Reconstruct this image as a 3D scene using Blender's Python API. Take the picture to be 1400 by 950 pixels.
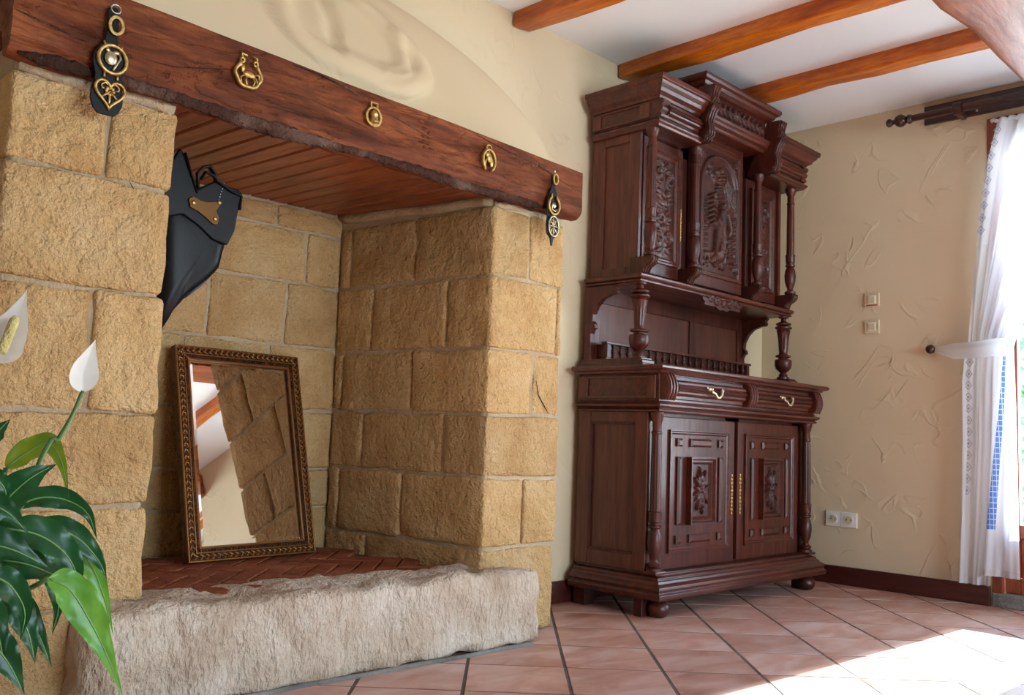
import bpy, bmesh, math, random
import numpy as np
from mathutils import Vector, Matrix, noise

for o in list(bpy.data.objects):
    bpy.data.objects.remove(o)
random.seed(7)
SC = bpy.context.scene
COL = SC.collection

# ---------------------------------------------------------------- camera
F_PX, CX, CY = 1258.0, 700.0, 475.0
AZ, PITCH, ROLL = math.radians(45.11), math.radians(5.53), math.radians(2.19)
CAM_H = 0.66
FW = Vector((math.sin(AZ)*math.cos(PITCH), math.cos(AZ)*math.cos(PITCH), math.sin(PITCH)))
_r0 = Vector((math.cos(AZ), -math.sin(AZ), 0)); _u0 = _r0.cross(FW)
RT = _r0*math.cos(ROLL) + _u0*math.sin(ROLL)
UP = -_r0*math.sin(ROLL) + _u0*math.cos(ROLL)
CAM = Vector((0, 0, CAM_H))
cd = bpy.data.cameras.new('camera'); cam = bpy.data.objects.new('camera', cd); COL.objects.link(cam)
cd.sensor_fit = 'HORIZONTAL'; cd.sensor_width = 36.0; cd.lens = 36.0*F_PX/1400.0
cd.clip_start = 0.05; cd.clip_end = 100
m = Matrix((RT, UP, -FW)).transposed().to_4x4(); m.translation = CAM
cam.matrix_world = m
SC.camera = cam

# ---------------------------------------------------------------- world, sun, daylight
W = bpy.data.worlds.new('sky'); SC.world = W; W.use_nodes = True
wn = W.node_tree.nodes; wl = W.node_tree.links; wn.clear()
w_out = wn.new('ShaderNodeOutputWorld'); w_bg = wn.new('ShaderNodeBackground')
w_geo = wn.new('ShaderNodeTexCoord'); w_sep = wn.new('ShaderNodeSeparateXYZ'); w_ramp = wn.new('ShaderNodeValToRGB')
wl.new(w_geo.outputs['Generated'], w_sep.inputs[0]); wl.new(w_sep.outputs['Z'], w_ramp.inputs[0])
w_ramp.color_ramp.elements[0].position = 0.0; w_ramp.color_ramp.elements[0].color = (0.80, 0.93, 1.0, 1)
w_ramp.color_ramp.elements[1].position = 0.7; w_ramp.color_ramp.elements[1].color = (0.40, 0.66, 1.0, 1)
wl.new(w_ramp.outputs[0], w_bg.inputs[0]); w_bg.inputs[1].default_value = 17.0
wl.new(w_bg.outputs[0], w_out.inputs[0])

SUN_EL, SUN_DY = math.radians(26.6), math.radians(2.4)
sd = bpy.data.lights.new('sun', 'SUN'); sun = bpy.data.objects.new('sun', sd); COL.objects.link(sun)
sdir = Vector((-math.cos(SUN_EL)*math.cos(SUN_DY), math.cos(SUN_EL)*math.sin(SUN_DY), -math.sin(SUN_EL)))
sun.rotation_euler = sdir.to_track_quat('-Z', 'Y').to_euler(); sun.location = (9, 0.5, 5)
sd.energy = 58.0; sd.angle = math.radians(0.53); sd.color = (0.86, 0.96, 1.0)

def portal(loc, sx, sy, direction):
    l = bpy.data.lights.new('window_daylight', 'AREA'); l.shape = 'RECTANGLE'; l.size = sx; l.size_y = sy
    l.cycles.is_portal = True
    o = bpy.data.objects.new('window_daylight', l); COL.objects.link(o); o.location = loc
    o.rotation_euler = Vector(direction).to_track_quat('-Z', 'Z').to_euler()
portal((4.50, 0.75, 1.22), 1.2, 1.75, (-1, 0, 0))
portal((2.2, -3.28, 1.3), 3.4, 1.6, (0, 1, 0))  # sky portal for the window added behind the viewer

vs = SC.view_settings
vs.view_transform = 'Standard'; vs.look = 'None'; vs.exposure = 0.0; vs.gamma = 1.0
vs.use_curve_mapping = False

# ---------------------------------------------------------------- materials
def srgb(r, g, b):
    f = lambda c: ((c/255+0.055)/1.055)**2.4 if c > 10.3 else c/255/12.92
    return (f(r), f(g), f(b), 1)

class NT:
    def __init__(s, name):
        s.m = bpy.data.materials.new(name); s.m.use_nodes = True
        s.n = s.m.node_tree.nodes; s.l = s.m.node_tree.links
        s.b = s.n.get('Principled BSDF'); s.out = s.n.get('Material Output')
    def new(s, t, **k):
        n = s.n.new(t)
        for a, v in k.items(): setattr(n, a, v)
        return n
    def pos(s, scale=(1, 1, 1), rot=(0, 0, 0), obj=False, jitter=False):
        if obj:
            g = s.new('ShaderNodeTexCoord').outputs['Object']
        else:
            g = s.new('ShaderNodeNewGeometry').outputs['Position']
        mp = s.new('ShaderNodeMapping'); mp.inputs['Scale'].default_value = scale; mp.inputs['Rotation'].default_value = rot
        if jitter:
            oi = s.new('ShaderNodeObjectInfo'); ml = s.new('ShaderNodeMath', operation='MULTIPLY'); ml.inputs[1].default_value = 37.0
            s.l.new(oi.outputs['Random'], ml.inputs[0])
            ad = s.new('ShaderNodeVectorMath', operation='ADD'); s.l.new(g, ad.inputs[0]); s.l.new(ml.outputs[0], ad.inputs[1]); g = ad.outputs[0]
        s.l.new(g, mp.inputs[0]); return mp.outputs[0]
    def noise(s, vec, scale, detail=4, rough=0.55, dist=0.0):
        n = s.new('ShaderNodeTexNoise'); n.inputs['Scale'].default_value = scale; n.inputs['Detail'].default_value = detail
        n.inputs['Roughness'].default_value = rough; n.inputs['Distortion'].default_value = dist
        s.l.new(vec, n.inputs['Vector']); return n.outputs['Fac']
    def ramp(s, fac, stops):
        r = s.new('ShaderNodeValToRGB'); e = r.color_ramp.elements
        while len(e) > 1: e.remove(e[-1])
        e[0].position, e[0].color = stops[0]
        for p, c in stops[1:]:
            x = e.new(p); x.color = c
        s.l.new(fac, r.inputs[0]); return r.outputs[0]
    def mix(s, fac, a, b, mode='MIX'):
        x = s.new('ShaderNodeMix'); x.data_type = 'RGBA'; x.blend_type = mode
        for i, v in ((0, fac), (6, a), (7, b)):
            if hasattr(v, 'links'): s.l.new(v, x.inputs[i])
            else: x.inputs[i].default_value = v
        return x.outputs[2]
    def math(s, op, a, b=None):
        x = s.new('ShaderNodeMath', operation=op)
        for i, v in ((0, a), (1, b)):
            if v is None: continue
            if hasattr(v, 'links'): s.l.new(v, x.inputs[i])
            else: x.inputs[i].default_value = v
        return x.outputs[0]
    def bump(s, h, strength, dist, prev=None):
        x = s.new('ShaderNodeBump'); x.inputs['Strength'].default_value = strength; x.inputs['Distance'].default_value = dist
        s.l.new(h, x.inputs['Height'])
        if prev is not None: s.l.new(prev, x.inputs['Normal'])
        return x.outputs[0]
    def set(s, **k):
        for a, v in k.items():
            i = s.b.inputs[a.replace('_', ' ')]
            if hasattr(v, 'links'): s.l.new(v, i)
            else: i.default_value = v
        return s.m

g1 = lambda v: (v, v, v, 1)
def mat_plain(name, col, rough=0.5, metal=0.0, **k):
    t = NT(name); return t.set(Base_Color=col, Roughness=rough, Metallic=metal, **k)

def mat_stone(name, cols, bump=0.5, chis=(1, 1, 1), fine=140):
    t = NT(name); p = t.pos(jitter=True); pw = t.pos(chis)
    n1 = t.noise(p, 5, 5, 0.6); c = t.ramp(n1, [(0.3, cols[0]), (0.52, cols[1]), (0.75, cols[2])])
    oi = t.new('ShaderNodeObjectInfo')
    c = t.mix(1.0, c, t.ramp(oi.outputs['Random'], [(0, (0.88, 0.86, 0.84, 1)), (1, (1.06, 1.04, 1.0, 1))]), 'MULTIPLY')
    n2 = t.noise(pw, fine, 3, 0.65); n3 = t.noise(pw, fine*0.28, 4, 0.6)
    c = t.mix(t.ramp(n2, [(0.30, g1(0.35)), (0.46, g1(0))]), c, cols[3])
    h = t.math('ADD', t.math('MULTIPLY', n3, 1.6), t.math('MULTIPLY', n2, 0.55))
    return t.set(Base_Color=c, Roughness=0.92, Specular_IOR_Level=0.15, Normal=t.bump(h, bump, 0.02))

def mat_wood(name, dark, mid, light, scale, rough=0.35, bump=0.15, coat=0.0, obj=False, extra=None, spec=0.5):
    # scale: anisotropic mapping, small along the grain
    t = NT(name); p = t.pos(scale, obj=obj, jitter=True)
    n1 = t.noise(p, 6, 6, 0.62, 0.6); n2 = t.noise(p, 22, 4, 0.6, 0.3)
    c = t.ramp(n1, [(0.28, dark), (0.5, mid), (0.72, light)])
    c = t.mix(t.ramp(n2, [(0.35, g1(0.6)), (0.55, g1(0))]), c, dark)
    big = t.noise(t.pos(), 2.2, 3, 0.5)
    c = t.mix(1.0, c, t.ramp(big, [(0.3, g1(0.78)), (0.7, g1(1.1))]), 'MULTIPLY')
    nb = t.bump(n2, bump, 0.004)
    if extra: nb = extra(t, nb)
    rr = t.ramp(n1, [(0.3, g1(rough+0.1)), (0.7, g1(max(0.05, rough-0.06)))])
    return t.set(Base_Color=c, Roughness=rr, Normal=nb, Coat_Weight=coat, Coat_Roughness=0.15, Specular_IOR_Level=spec)

M = {}
M['stone'] = mat_stone('sandstone', [srgb(188, 148, 98), srgb(208, 172, 122), srgb(218, 188, 144), srgb(162, 120, 74)], 1.0, fine=110)
M['mortar'] = mat_stone('mortar', [srgb(170, 148, 118), srgb(188, 168, 140), srgb(200, 184, 160), srgb(140, 120, 95)], 0.5, fine=220)
M['kerb'] = mat_stone('kerb_stone', [srgb(168, 146, 124), srgb(198, 180, 162), srgb(216, 204, 192), srgb(140, 114, 92)], 1.0, chis=(1, 1, 0.45), fine=95)

def saw(t, nb):
    p = t.pos((9, 9, 0.4)); n = t.noise(p, 26, 2, 0.5)
    k = t.noise(t.pos((0.8, 1, 3)), 3.0, 5, 0.6, 0.8)
    cr = t.ramp(k, [(0.485, g1(1)), (0.5, g1(0)), (0.515, g1(1))])
    return t.bump(cr, 0.5, 0.01, t.bump(n, 0.35, 0.004, nb))
M['lintel'] = mat_wood('lintel_oak', srgb(66, 30, 14), srgb(116, 58, 28), srgb(150, 84, 44), (0.6, 3, 3.2), 0.62, 0.45, 0.0, extra=saw, spec=0.2)
M['bark'] = mat_stone('charred_edge', [srgb(48, 30, 26), srgb(70, 46, 38), srgb(120, 96, 84), srgb(30, 18, 16)], 1.0, fine=60)
M['plank'] = mat_wood('plank_pine', srgb(96, 40, 16), srgb(140, 64, 26), srgb(164, 84, 36), (5, 0.5, 5), 0.38, 0.1, 0.1)
M['joist'] = mat_wood('joist_wood', srgb(150, 66, 6), srgb(200, 104, 14), srgb(220, 132, 32), (3.5, 0.5, 3.5), 0.38, 0.4, 0.15)
M['main_beam'] = mat_wood('main_beam_wood', srgb(112, 48, 14), srgb(146, 72, 26), srgb(164, 90, 40), (0.5, 3, 3), 0.42, 0.35, 0.1)
M['cab'] = mat_wood('mahogany', srgb(46, 18, 12), srgb(76, 30, 20), srgb(104, 46, 29), (6, 6, 0.5), 0.38, 0.12, 0.12, spec=0.35)
M['cab_h'] = mat_wood('mahogany_rail', srgb(48, 19, 13), srgb(80, 32, 21), srgb(106, 47, 30), (0.5, 6, 6), 0.34, 0.12, 0.2, spec=0.4)
M['carve'] = mat_wood('mahogany_carved', srgb(42, 17, 12), srgb(70, 29, 20), srgb(94, 43, 29), (3, 3, 1), 0.40, 0.1, 0.15, spec=0.35)
M['cab_side'] = mat_wood('mahogany_side', srgb(64, 28, 18), srgb(92, 42, 26), srgb(110, 56, 36), (5, 5, 0.45), 0.45, 0.1, 0.1)
M['base'] = mat_wood('baseboard_wood', srgb(50, 18, 16), srgb(76, 28, 22), srgb(96, 40, 30), (4, 0.4, 4), 0.35, 0.12, 0.2)
M['doorwood'] = mat_wood('door_wood', srgb(104, 42, 20), srgb(140, 62, 32), srgb(160, 78, 42), (5, 5, 0.5), 0.38, 0.12, 0.2)
M['darkwood'] = mat_wood('rod_wood', srgb(40, 16, 14), srgb(66, 28, 22), srgb(88, 42, 32), (4, 0.5, 4), 0.3, 0.1, 0.3)

def mat_plaster(name, col, col2, strength, trowel=True):
    t = NT(name); p = t.pos()
    n1 = t.noise(p, 1.3, 3, 0.5); c = t.ramp(n1, [(0.3, col), (0.7, col2)])
    nb = t.bump(t.noise(p, 60, 4, 0.6), 0.06, 0.004)
    nb = t.bump(t.noise(p, 3.2, 4, 0.5, 0.6), strength*0.55, 0.03, nb)
    if trowel:
        for rot, sc_, thr, ms in (((0.8, 0.75, 0.0), (3.0, 3.0, 0.8), 0.56, 0.56), ((-0.75, 0.3, 0.6), (3.2, 2.6, 0.8), 0.58, 0.58)):
            mp = t.new('ShaderNodeMapping'); mp.inputs['Scale'].default_value = sc_; t.l.new(t.pos(rot=rot), mp.inputs[0])
            k = t.noise(mp.outputs[0], 3.4, 1.5, 0.4, 0.5)
            ridge = t.ramp(k, [(thr-0.05, g1(0)), (thr, g1(1)), (thr+0.008, g1(0.1)), (thr+0.06, g1(0))])
            mask = t.ramp(t.noise(t.pos(rot=(rot[1], 0.4, rot[0])), 5.0, 1, 0.5), [(ms-0.03, g1(0)), (ms+0.06, g1(1))])
            nb = t.bump(t.math('MULTIPLY', ridge, mask), strength, 0.012, nb)
    return t.set(Base_Color=c, Roughness=0.75, Specular_IOR_Level=0.25, Normal=nb)
M['wall'] = mat_plaster('cream_plaster', srgb(206, 186, 154), srgb(216, 198, 168), 0.3)
M['hood'] = mat_plaster('hood_plaster', srgb(206, 184, 150), srgb(214, 194, 162), 0.12, False)
M['ceil'] = mat_plaster('white_ceiling', srgb(232, 236, 240), srgb(238, 242, 246), 0.12, False)

def mat_tile():
    t = NT('terracotta_tile'); p = t.pos((1, 1, 1), jitter=True)
    n = t.noise(t.pos((1.3, 3.0, 1), (0, 0, 0.5), jitter=True), 3.0, 4, 0.55, 0.8)
    c = t.ramp(n, [(0.3, srgb(170, 118, 98)), (0.5, srgb(192, 146, 130)), (0.72, srgb(208, 178, 168))])
    oi = t.new('ShaderNodeObjectInfo')
    c = t.mix(1.0, c, t.ramp(oi.outputs['Random'], [(0, g1(0.88)), (1, g1(1.06))]), 'MULTIPLY')
    r = t.ramp(t.noise(p, 9, 3), [(0.3, g1(0.3)), (0.7, g1(0.46))])
    return t.set(Base_Color=c, Roughness=r, Normal=t.bump(t.noise(p, 14, 4), 0.08, 0.004))
M['tile'] = mat_tile()
M['grout'] = mat_stone('grout', [srgb(84, 72, 68), srgb(102, 90, 86), srgb(122, 110, 106), srgb(70, 58, 52)], 0.3, fine=200)
M['brick'] = mat_stone('hearth_brick', [srgb(112, 58, 36), srgb(142, 80, 54), srgb(166, 108, 80), srgb(84, 42, 26)], 0.4, fine=120)
M['sill'] = mat_stone('sill_stone', [srgb(100, 100, 98), srgb(126, 124, 120), srgb(148, 144, 138), srgb(80, 78, 74)], 0.4)
def mat_brass():
    t = NT('old_brass'); n = t.noise(t.pos(), 90, 4, 0.6)
    return t.set(Base_Color=t.ramp(n, [(0.3, srgb(150, 112, 52)), (0.6, srgb(208, 176, 110))]), Metallic=0.85, Roughness=0.42, Normal=t.bump(n, 0.2, 0.002))
M['brass'] = mat_brass()
M['silver'] = mat_plain('pale_brass', srgb(200, 188, 160), 0.32, 0.9)
def mat_leather():
    t = NT('black_leather'); n = t.noise(t.pos(), 160, 3, 0.6)
    return t.set(Base_Color=srgb(12, 12, 15), Roughness=0.4, Specular_IOR_Level=0.22, Normal=t.bump(n, 0.25, 0.0015))
M['leather'] = mat_leather()
def mat_gold():
    t = NT('antique_gold_frame'); n = t.noise(t.pos(obj=True), 60, 4, 0.6)
    return t.set(Base_Color=t.ramp(n, [(0.35, srgb(40, 24, 16)), (0.7, srgb(104, 66, 36))]), Metallic=0.6, Roughness=0.35, Normal=t.bump(n, 0.25, 0.003))
M['gold'] = mat_gold()
M['goldedge'] = mat_plain('gilt_edge', srgb(150, 100, 54), 0.3, 0.75)
M['mirror'] = mat_plain('mirror_glass', (0.86, 0.86, 0.84, 1), 0.012, 1.0)
M['white_plastic'] = mat_plain('white_plastic', srgb(226, 222, 216), 0.35)
M['beige_plastic'] = mat_plain('beige_plastic', srgb(206, 192, 160), 0.4)
M['grey_plastic'] = mat_plain('grey_plastic', srgb(120, 116, 110), 0.4)
M['red_plastic'] = mat_plain('red_plastic', srgb(186, 40, 40), 0.4)
M['black'] = mat_plain('black_hole', srgb(18, 18, 18), 0.6)
M['steel'] = mat_plain('steel', srgb(190, 188, 184), 0.3, 0.9)
def mat_glass():
    t = NT('window_glass'); g = t.new('ShaderNodeBsdfGlossy'); g.inputs['Roughness'].default_value = 0.02
    tr = t.new('ShaderNodeBsdfTransparent'); tr.inputs[0].default_value = (0.95, 0.97, 0.97, 1)
    mx = t.new('ShaderNodeMixShader'); fr = t.new('ShaderNodeFresnel'); fr.inputs[0].default_value = 1.25
    t.l.new(fr.outputs[0], mx.inputs[0]); t.l.new(tr.outputs[0], mx.inputs[1]); t.l.new(g.outputs[0], mx.inputs[2])
    t.l.new(mx.outputs[0], t.out.inputs[0]); return t.m
M['glass'] = mat_glass()
def mat_sheer(name, col, opac, stripes=False):
    t = NT(name)
    d = t.new('ShaderNodeBsdfDiffuse'); tl = t.new('ShaderNodeBsdfTranslucent'); tr = t.new('ShaderNodeBsdfTransparent')
    c = col
    if stripes:
        p = t.new('ShaderNodeNewGeometry').outputs['Position']; s = t.new('ShaderNodeSeparateXYZ'); t.l.new(p, s.inputs[0])
        k = t.math('LESS_THAN', t.math('FRACT', t.math('MULTIPLY', s.outputs['Z'], 42.0)), 0.16)
        k2 = t.math('LESS_THAN', t.math('FRACT', t.math('MULTIPLY', s.outputs['Y'], 75.0)), 0.15)
        c = t.mix(t.math('MULTIPLY', t.math('MAXIMUM', k, k2), 0.8), col, (0.85, 0.9, 0.98, 1))
    for n in (d, tl):
        if hasattr(c, 'links'): t.l.new(c, n.inputs[0])
        else: n.inputs[0].default_value = c
    m1 = t.new('ShaderNodeMixShader'); m1.inputs[0].default_value = 0.5
    t.l.new(d.outputs[0], m1.inputs[1]); t.l.new(tl.outputs[0], m1.inputs[2])
    m2 = t.new('ShaderNodeMixShader'); m2.inputs[0].default_value = opac
    t.l.new(tr.outputs[0], m2.inputs[1]); t.l.new(m1.outputs[0], m2.inputs[2])
    t.l.new(m2.outputs[0], t.out.inputs[0]); return t.m
M['sheer'] = mat_sheer('sheer_voile', (0.82, 0.84, 0.9, 1), 0.72)
M['sheer2'] = mat_sheer('gathered_voile', (0.84, 0.86, 0.92, 1), 0.93)
M['lace'] = mat_sheer('lace_band', (0.8, 0.79, 0.8, 1), 0.86)
M['lace_dark'] = mat_sheer('lace_thread', (0.42, 0.42, 0.5, 1), 0.9)
M['plaid'] = mat_sheer('blue_plaid', (0.14, 0.28, 0.66, 1), 0.95, True)
def mat_leaf(name, a, b, vein):
    t = NT(name); n = t.noise(t.pos(), 26, 3); c = t.ramp(n, [(0.3, a), (0.7, b)])
    t.set(Base_Color=c, Roughness=0.34, Specular_IOR_Level=0.5)
    tl = t.new('ShaderNodeBsdfTranslucent'); t.l.new(t.mix(0.5, c, vein), tl.inputs[0])
    mx = t.new('ShaderNodeMixShader'); mx.inputs[0].default_value = 0.3
    t.l.new(t.b.outputs[0], mx.inputs[1]); t.l.new(tl.outputs[0], mx.inputs[2]); t.l.new(mx.outputs[0], t.out.inputs[0])
    return t.m
M['leaf'] = mat_leaf('leaf_dark', srgb(16, 62, 34), srgb(34, 92, 48), srgb(60, 130, 50))
M['leaf_y'] = mat_leaf('leaf_yellowgreen', srgb(84, 122, 26), srgb(136, 156, 36), srgb(170, 190, 50))
M['leaf_b'] = mat_leaf('leaf_bright', srgb(70, 140, 42), srgb(116, 176, 66), srgb(140, 200, 70))
M['spathe'] = mat_leaf('white_spathe', srgb(232, 232, 226), srgb(244, 244, 240), srgb(250, 250, 240))
M['midrib'] = mat_plain('leaf_midrib', srgb(110, 150, 84), 0.45)
M['stem'] = mat_plain('green_stem', srgb(66, 100, 44), 0.45)
M['spadix'] = mat_stone('spadix', [srgb(196, 178, 104), srgb(222, 206, 140), srgb(236, 224, 170), srgb(160, 140, 70)], 0.6, fine=300)
M['pot'] = mat_stone('terracotta_pot', [srgb(128, 70, 44), srgb(150, 86, 56), srgb(168, 104, 72), srgb(110, 58, 36)], 0.2)
M['soil'] = mat_stone('soil', [srgb(40, 28, 20), srgb(56, 40, 28), srgb(70, 52, 38), srgb(24, 16, 12)], 1.0, fine=90)
M['terrace'] = mat_stone('terrace_stone', [srgb(196, 186, 170), srgb(210, 200, 184), srgb(220, 212, 198), srgb(170, 160, 144)], 0.2)
M['hedge'] = mat_leaf('hedge_leaf', srgb(24, 66, 44), srgb(50, 104, 62), srgb(90, 140, 70))

# ---------------------------------------------------------------- mesh helpers
class MB:
    def __init__(s): s.v = []; s.f = []
    def add(s, vs, fs):
        o = len(s.v); s.v += [tuple(p) for p in vs]; s.f += [tuple(i+o for i in f) for f in fs]; return s
    def box(s, x0, x1, y0, y1, z0, z1):
        return s.add([(x0,y0,z0),(x1,y0,z0),(x1,y1,z0),(x0,y1,z0),(x0,y0,z1),(x1,y0,z1),(x1,y1,z1),(x0,y1,z1)],
                     [(0,3,2,1),(4,5,6,7),(0,1,5,4),(1,2,6,5),(2,3,7,6),(3,0,4,7)])
    def stack(s, rects):
        # rects: list of (x0,x1,y0,y1,z) lofted from bottom to top, capped
        vs = []; fs = []
        for (x0, x1, y0, y1, z) in rects: vs += [(x0,y0,z),(x1,y0,z),(x1,y1,z),(x0,y1,z)]
        for i in range(len(rects)-1):
            a = 4*i
            for k in range(4):
                l = (k+1) % 4; fs.append((a+k, a+l, a+4+l, a+4+k))
        fs.append((3,2,1,0)); t = 4*(len(rects)-1); fs.append((t,t+1,t+2,t+3))
        return s.add(vs, fs)
    def lathe(s, prof, c=(0,0,0), n=20, flute=None, mat=None):
        vs = []; fs = []
        for j, (r, z) in enumerate(prof):
            for k in range(n):
                rr = r
                if flute and flute[0] <= z <= flute[1] and k % 2: rr = r*flute[2]
                a = 2*math.pi*k/n; p = Vector((rr*math.cos(a), rr*math.sin(a), z))
                if mat: p = mat @ p
                vs.append((c[0]+p.x, c[1]+p.y, c[2]+p.z))
        for j in range(len(prof)-1):
            for k in range(n):
                l = (k+1) % n; fs.append((j*n+k, j*n+l, (j+1)*n+l, (j+1)*n+k))
        fs.append(tuple(range(n-1, -1, -1))); t = (len(prof)-1)*n; fs.append(tuple(range(t, t+n)))
        return s.add(vs, fs)
    def tube(s, pts, rad, n=8, flat=1.0, closed=False):
        pts = [Vector(p) for p in pts]; m = len(pts); vs = []; fs = []
        up = Vector((0, 0, 1)); prev = None
        for i, p in enumerate(pts):
            if closed: t = (pts[(i+1) % m]-pts[i-1]).normalized()
            else: t = (pts[min(i+1, m-1)]-pts[max(i-1, 0)]).normalized()
            if prev is None:
                a = t.cross(up)
                if a.length < 1e-3: a = t.cross(Vector((1, 0, 0)))
            else: a = prev - t*prev.dot(t)
            a.normalize(); prev = a; b = t.cross(a)
            r = rad[i] if isinstance(rad, (list, tuple)) else rad
            for k in range(n):
                w = 2*math.pi*k/n; q = p + a*(r*math.cos(w)) + b*(r*flat*math.sin(w)); vs.append(tuple(q))
        lim = m if closed else m-1
        for i in range(lim):
            j = (i+1) % m
            for k in range(n):
                l = (k+1) % n; fs.append((i*n+k, i*n+l, j*n+l, j*n+k))
        if not closed:
            fs.append(tuple(range(n-1, -1, -1))); fs.append(tuple(range((m-1)*n, m*n)))
        return s.add(vs, fs)
    def prism(s, poly, a0, a1, axis='y'):
        # poly: 2-D outline (ccw) extruded along an axis; y: (x,z), x: (y,z), z: (x,y)
        n = len(poly)
        f = {'y': lambda p, q: (p[0], q, p[1]), 'x': lambda p, q: (q, p[0], p[1]), 'z': lambda p, q: (p[0], p[1], q)}[axis]
        vs = [f(p, a0) for p in poly]+[f(p, a1) for p in poly]
        fs = [(k, (k+1) % n, n+(k+1) % n, n+k) for k in range(n)]
        fs += [tuple(range(n-1, -1, -1)), tuple(range(n, 2*n))]
        return s.add(vs, fs)
    def ball(s, c, r, sc=(1, 1, 1), n=10, m=7):
        prof = []
        vs = []; fs = []
        for j in range(1, m):
            ph = math.pi*j/m
            for k in range(n):
                a = 2*math.pi*k/n
                vs.append((c[0]+r*sc[0]*math.sin(ph)*math.cos(a), c[1]+r*sc[1]*math.sin(ph)*math.sin(a), c[2]-r*sc[2]*math.cos(ph)))
        for j in range(m-2):
            for k in range(n):
                l = (k+1) % n; fs.append((j*n+k, j*n+l, (j+1)*n+l, (j+1)*n+k))
        b = len(vs); vs += [(c[0], c[1], c[2]-r*sc[2]), (c[0], c[1], c[2]+r*sc[2])]
        for k in range(n):
            l = (k+1) % n; fs.append((b, l, k)); fs.append((b+1, (m-2)*n+k, (m-2)*n+l))
        return s.add(vs, fs)
    def mesh(s, name, mat, smooth=False):
        me = bpy.data.meshes.new(name); me.from_pydata(s.v, [], s.f); me.validate()
        bm = bmesh.new(); bm.from_mesh(me); bmesh.ops.recalc_face_normals(bm, faces=bm.faces); bm.to_mesh(me); bm.free()
        me.materials.append(mat)
        if smooth:
            me.polygons.foreach_set('use_smooth', [True]*len(me.polygons))
        return me
    def build(s, name, mat, parent=None, smooth=False, bevel=0.0, seg=2, auto=None):
        o = bpy.data.objects.new(name, s.mesh(name, mat, smooth or auto is not None)); COL.objects.link(o)
        if auto is not None:
            try: o.data.set_sharp_from_angle(angle=math.radians(auto))
            except Exception: pass
        if parent: o.parent = parent
        if bevel:
            b = o.modifiers.new('bevel', 'BEVEL'); b.width = bevel; b.segments = seg; b.limit_method = 'ANGLE'; b.angle_limit = math.radians(40)
        return o

def tag(o, label=None, cat=None, group=None, kind=None):
    if label: o['label'] = label
    if cat: o['category'] = cat
    if group: o['group'] = group
    if kind: o['kind'] = kind
    return o
def empty(name, loc=(0, 0, 0), rot=(0, 0, 0), parent=None):
    o = bpy.data.objects.new(name, None); COL.objects.link(o); o.location = loc; o.rotation_euler = rot
    o.empty_display_size = 0.05
    if parent: o.parent = parent
    return o
def copy_tree(o, parent=None):
    c = o.copy(); COL.objects.link(c); c.parent = parent
    for ch in o.children:
        copy_tree(ch, c)
    return c
def px(x, y, Y=None, X=None, Z=None, D=None):
    d = FW + RT*((x-CX)/F_PX) - UP*((y-CY)/F_PX)
    if Y is not None: t = Y/d.y
    elif X is not None: t = X/d.x
    elif Z is not None: t = (Z-CAM_H)/d.z
    else: t = D/math.hypot(d.x, d.y)
    return CAM + d*t

def rough_box(c, dims=None, r=0.012, n=(7, 4, 5), amp=0.006, freq=7.0, seed=0.0):
    """Box with 8 free corners c[(i,j,k)], rounded edges and a hewn, uneven skin."""
    dx = (Vector(c[1,0,0])-Vector(c[0,0,0])).length; dy = (Vector(c[0,1,0])-Vector(c[0,0,0])).length; dz = (Vector(c[0,0,1])-Vector(c[0,0,0])).length
    dim = (dx, dy, dz)
    ts = []
    for a in range(3):
        e = min(r/dim[a], 0.3)
        ts.append([0, e*0.35, e]+[e+(1-2*e)*i/n[a] for i in range(1, n[a])]+[1-e, 1-e*0.35, 1])
    idx = {}; mb = MB()
    def vert(i, j, k):
        key = (i, j, k)
        if key in idx: return idx[key]
        p = [ts[0][i]*dx, ts[1][j]*dy, ts[2][k]*dz]
        rr = [min(r, d*0.3) for d in dim]
        q = [min(max(p[a], rr[a]), dim[a]-rr[a]) for a in range(3)]
        d = Vector([(p[a]-q[a])/rr[a] for a in range(3)])
        if d.length > 1e-6:
            d.normalize(); p = [q[a]+d[a]*rr[a] for a in range(3)]
        u, v, w = (p[a]/dim[a] for a in range(3))
        P = Vector((0, 0, 0))
        for (a, b, e), co in c.items():
            P += Vector(co)*((u if a else 1-u)*(v if b else 1-v)*(w if e else 1-w))
        nn = noise.fractal(P*freq+Vector((seed, seed*1.7, 0)), 0.9, 2.1, 4)
        P += (d if d.length > 0 else Vector((0, 0, 0)))*(amp*nn)
        idx[key] = len(mb.v); mb.v.append(tuple(P)); return idx[key]
    L = [len(t) for t in ts]
    for (a, b, cc) in ((0, 1, 2), (1, 2, 0), (0, 2, 1)):
        for side in (0, L[cc]-1):
            for i in range(L[a]-1):
                for j in range(L[b]-1):
                    q = []
                    for (ii, jj) in ((i, j), (i+1, j), (i+1, j+1), (i, j+1)):
                        key = [0, 0, 0]; key[a] = ii; key[b] = jj; key[cc] = side
                        q.append(vert(*key))
                    mb.f.append(tuple(q))
    return mb
def corners(x0, x1, y0, y1, z0, z1):
    return {(i, j, k): ((x0, x1)[i], (y0, y1)[j], (z0, z1)[k]) for i in (0, 1) for j in (0, 1) for k in (0, 1)}

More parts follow.
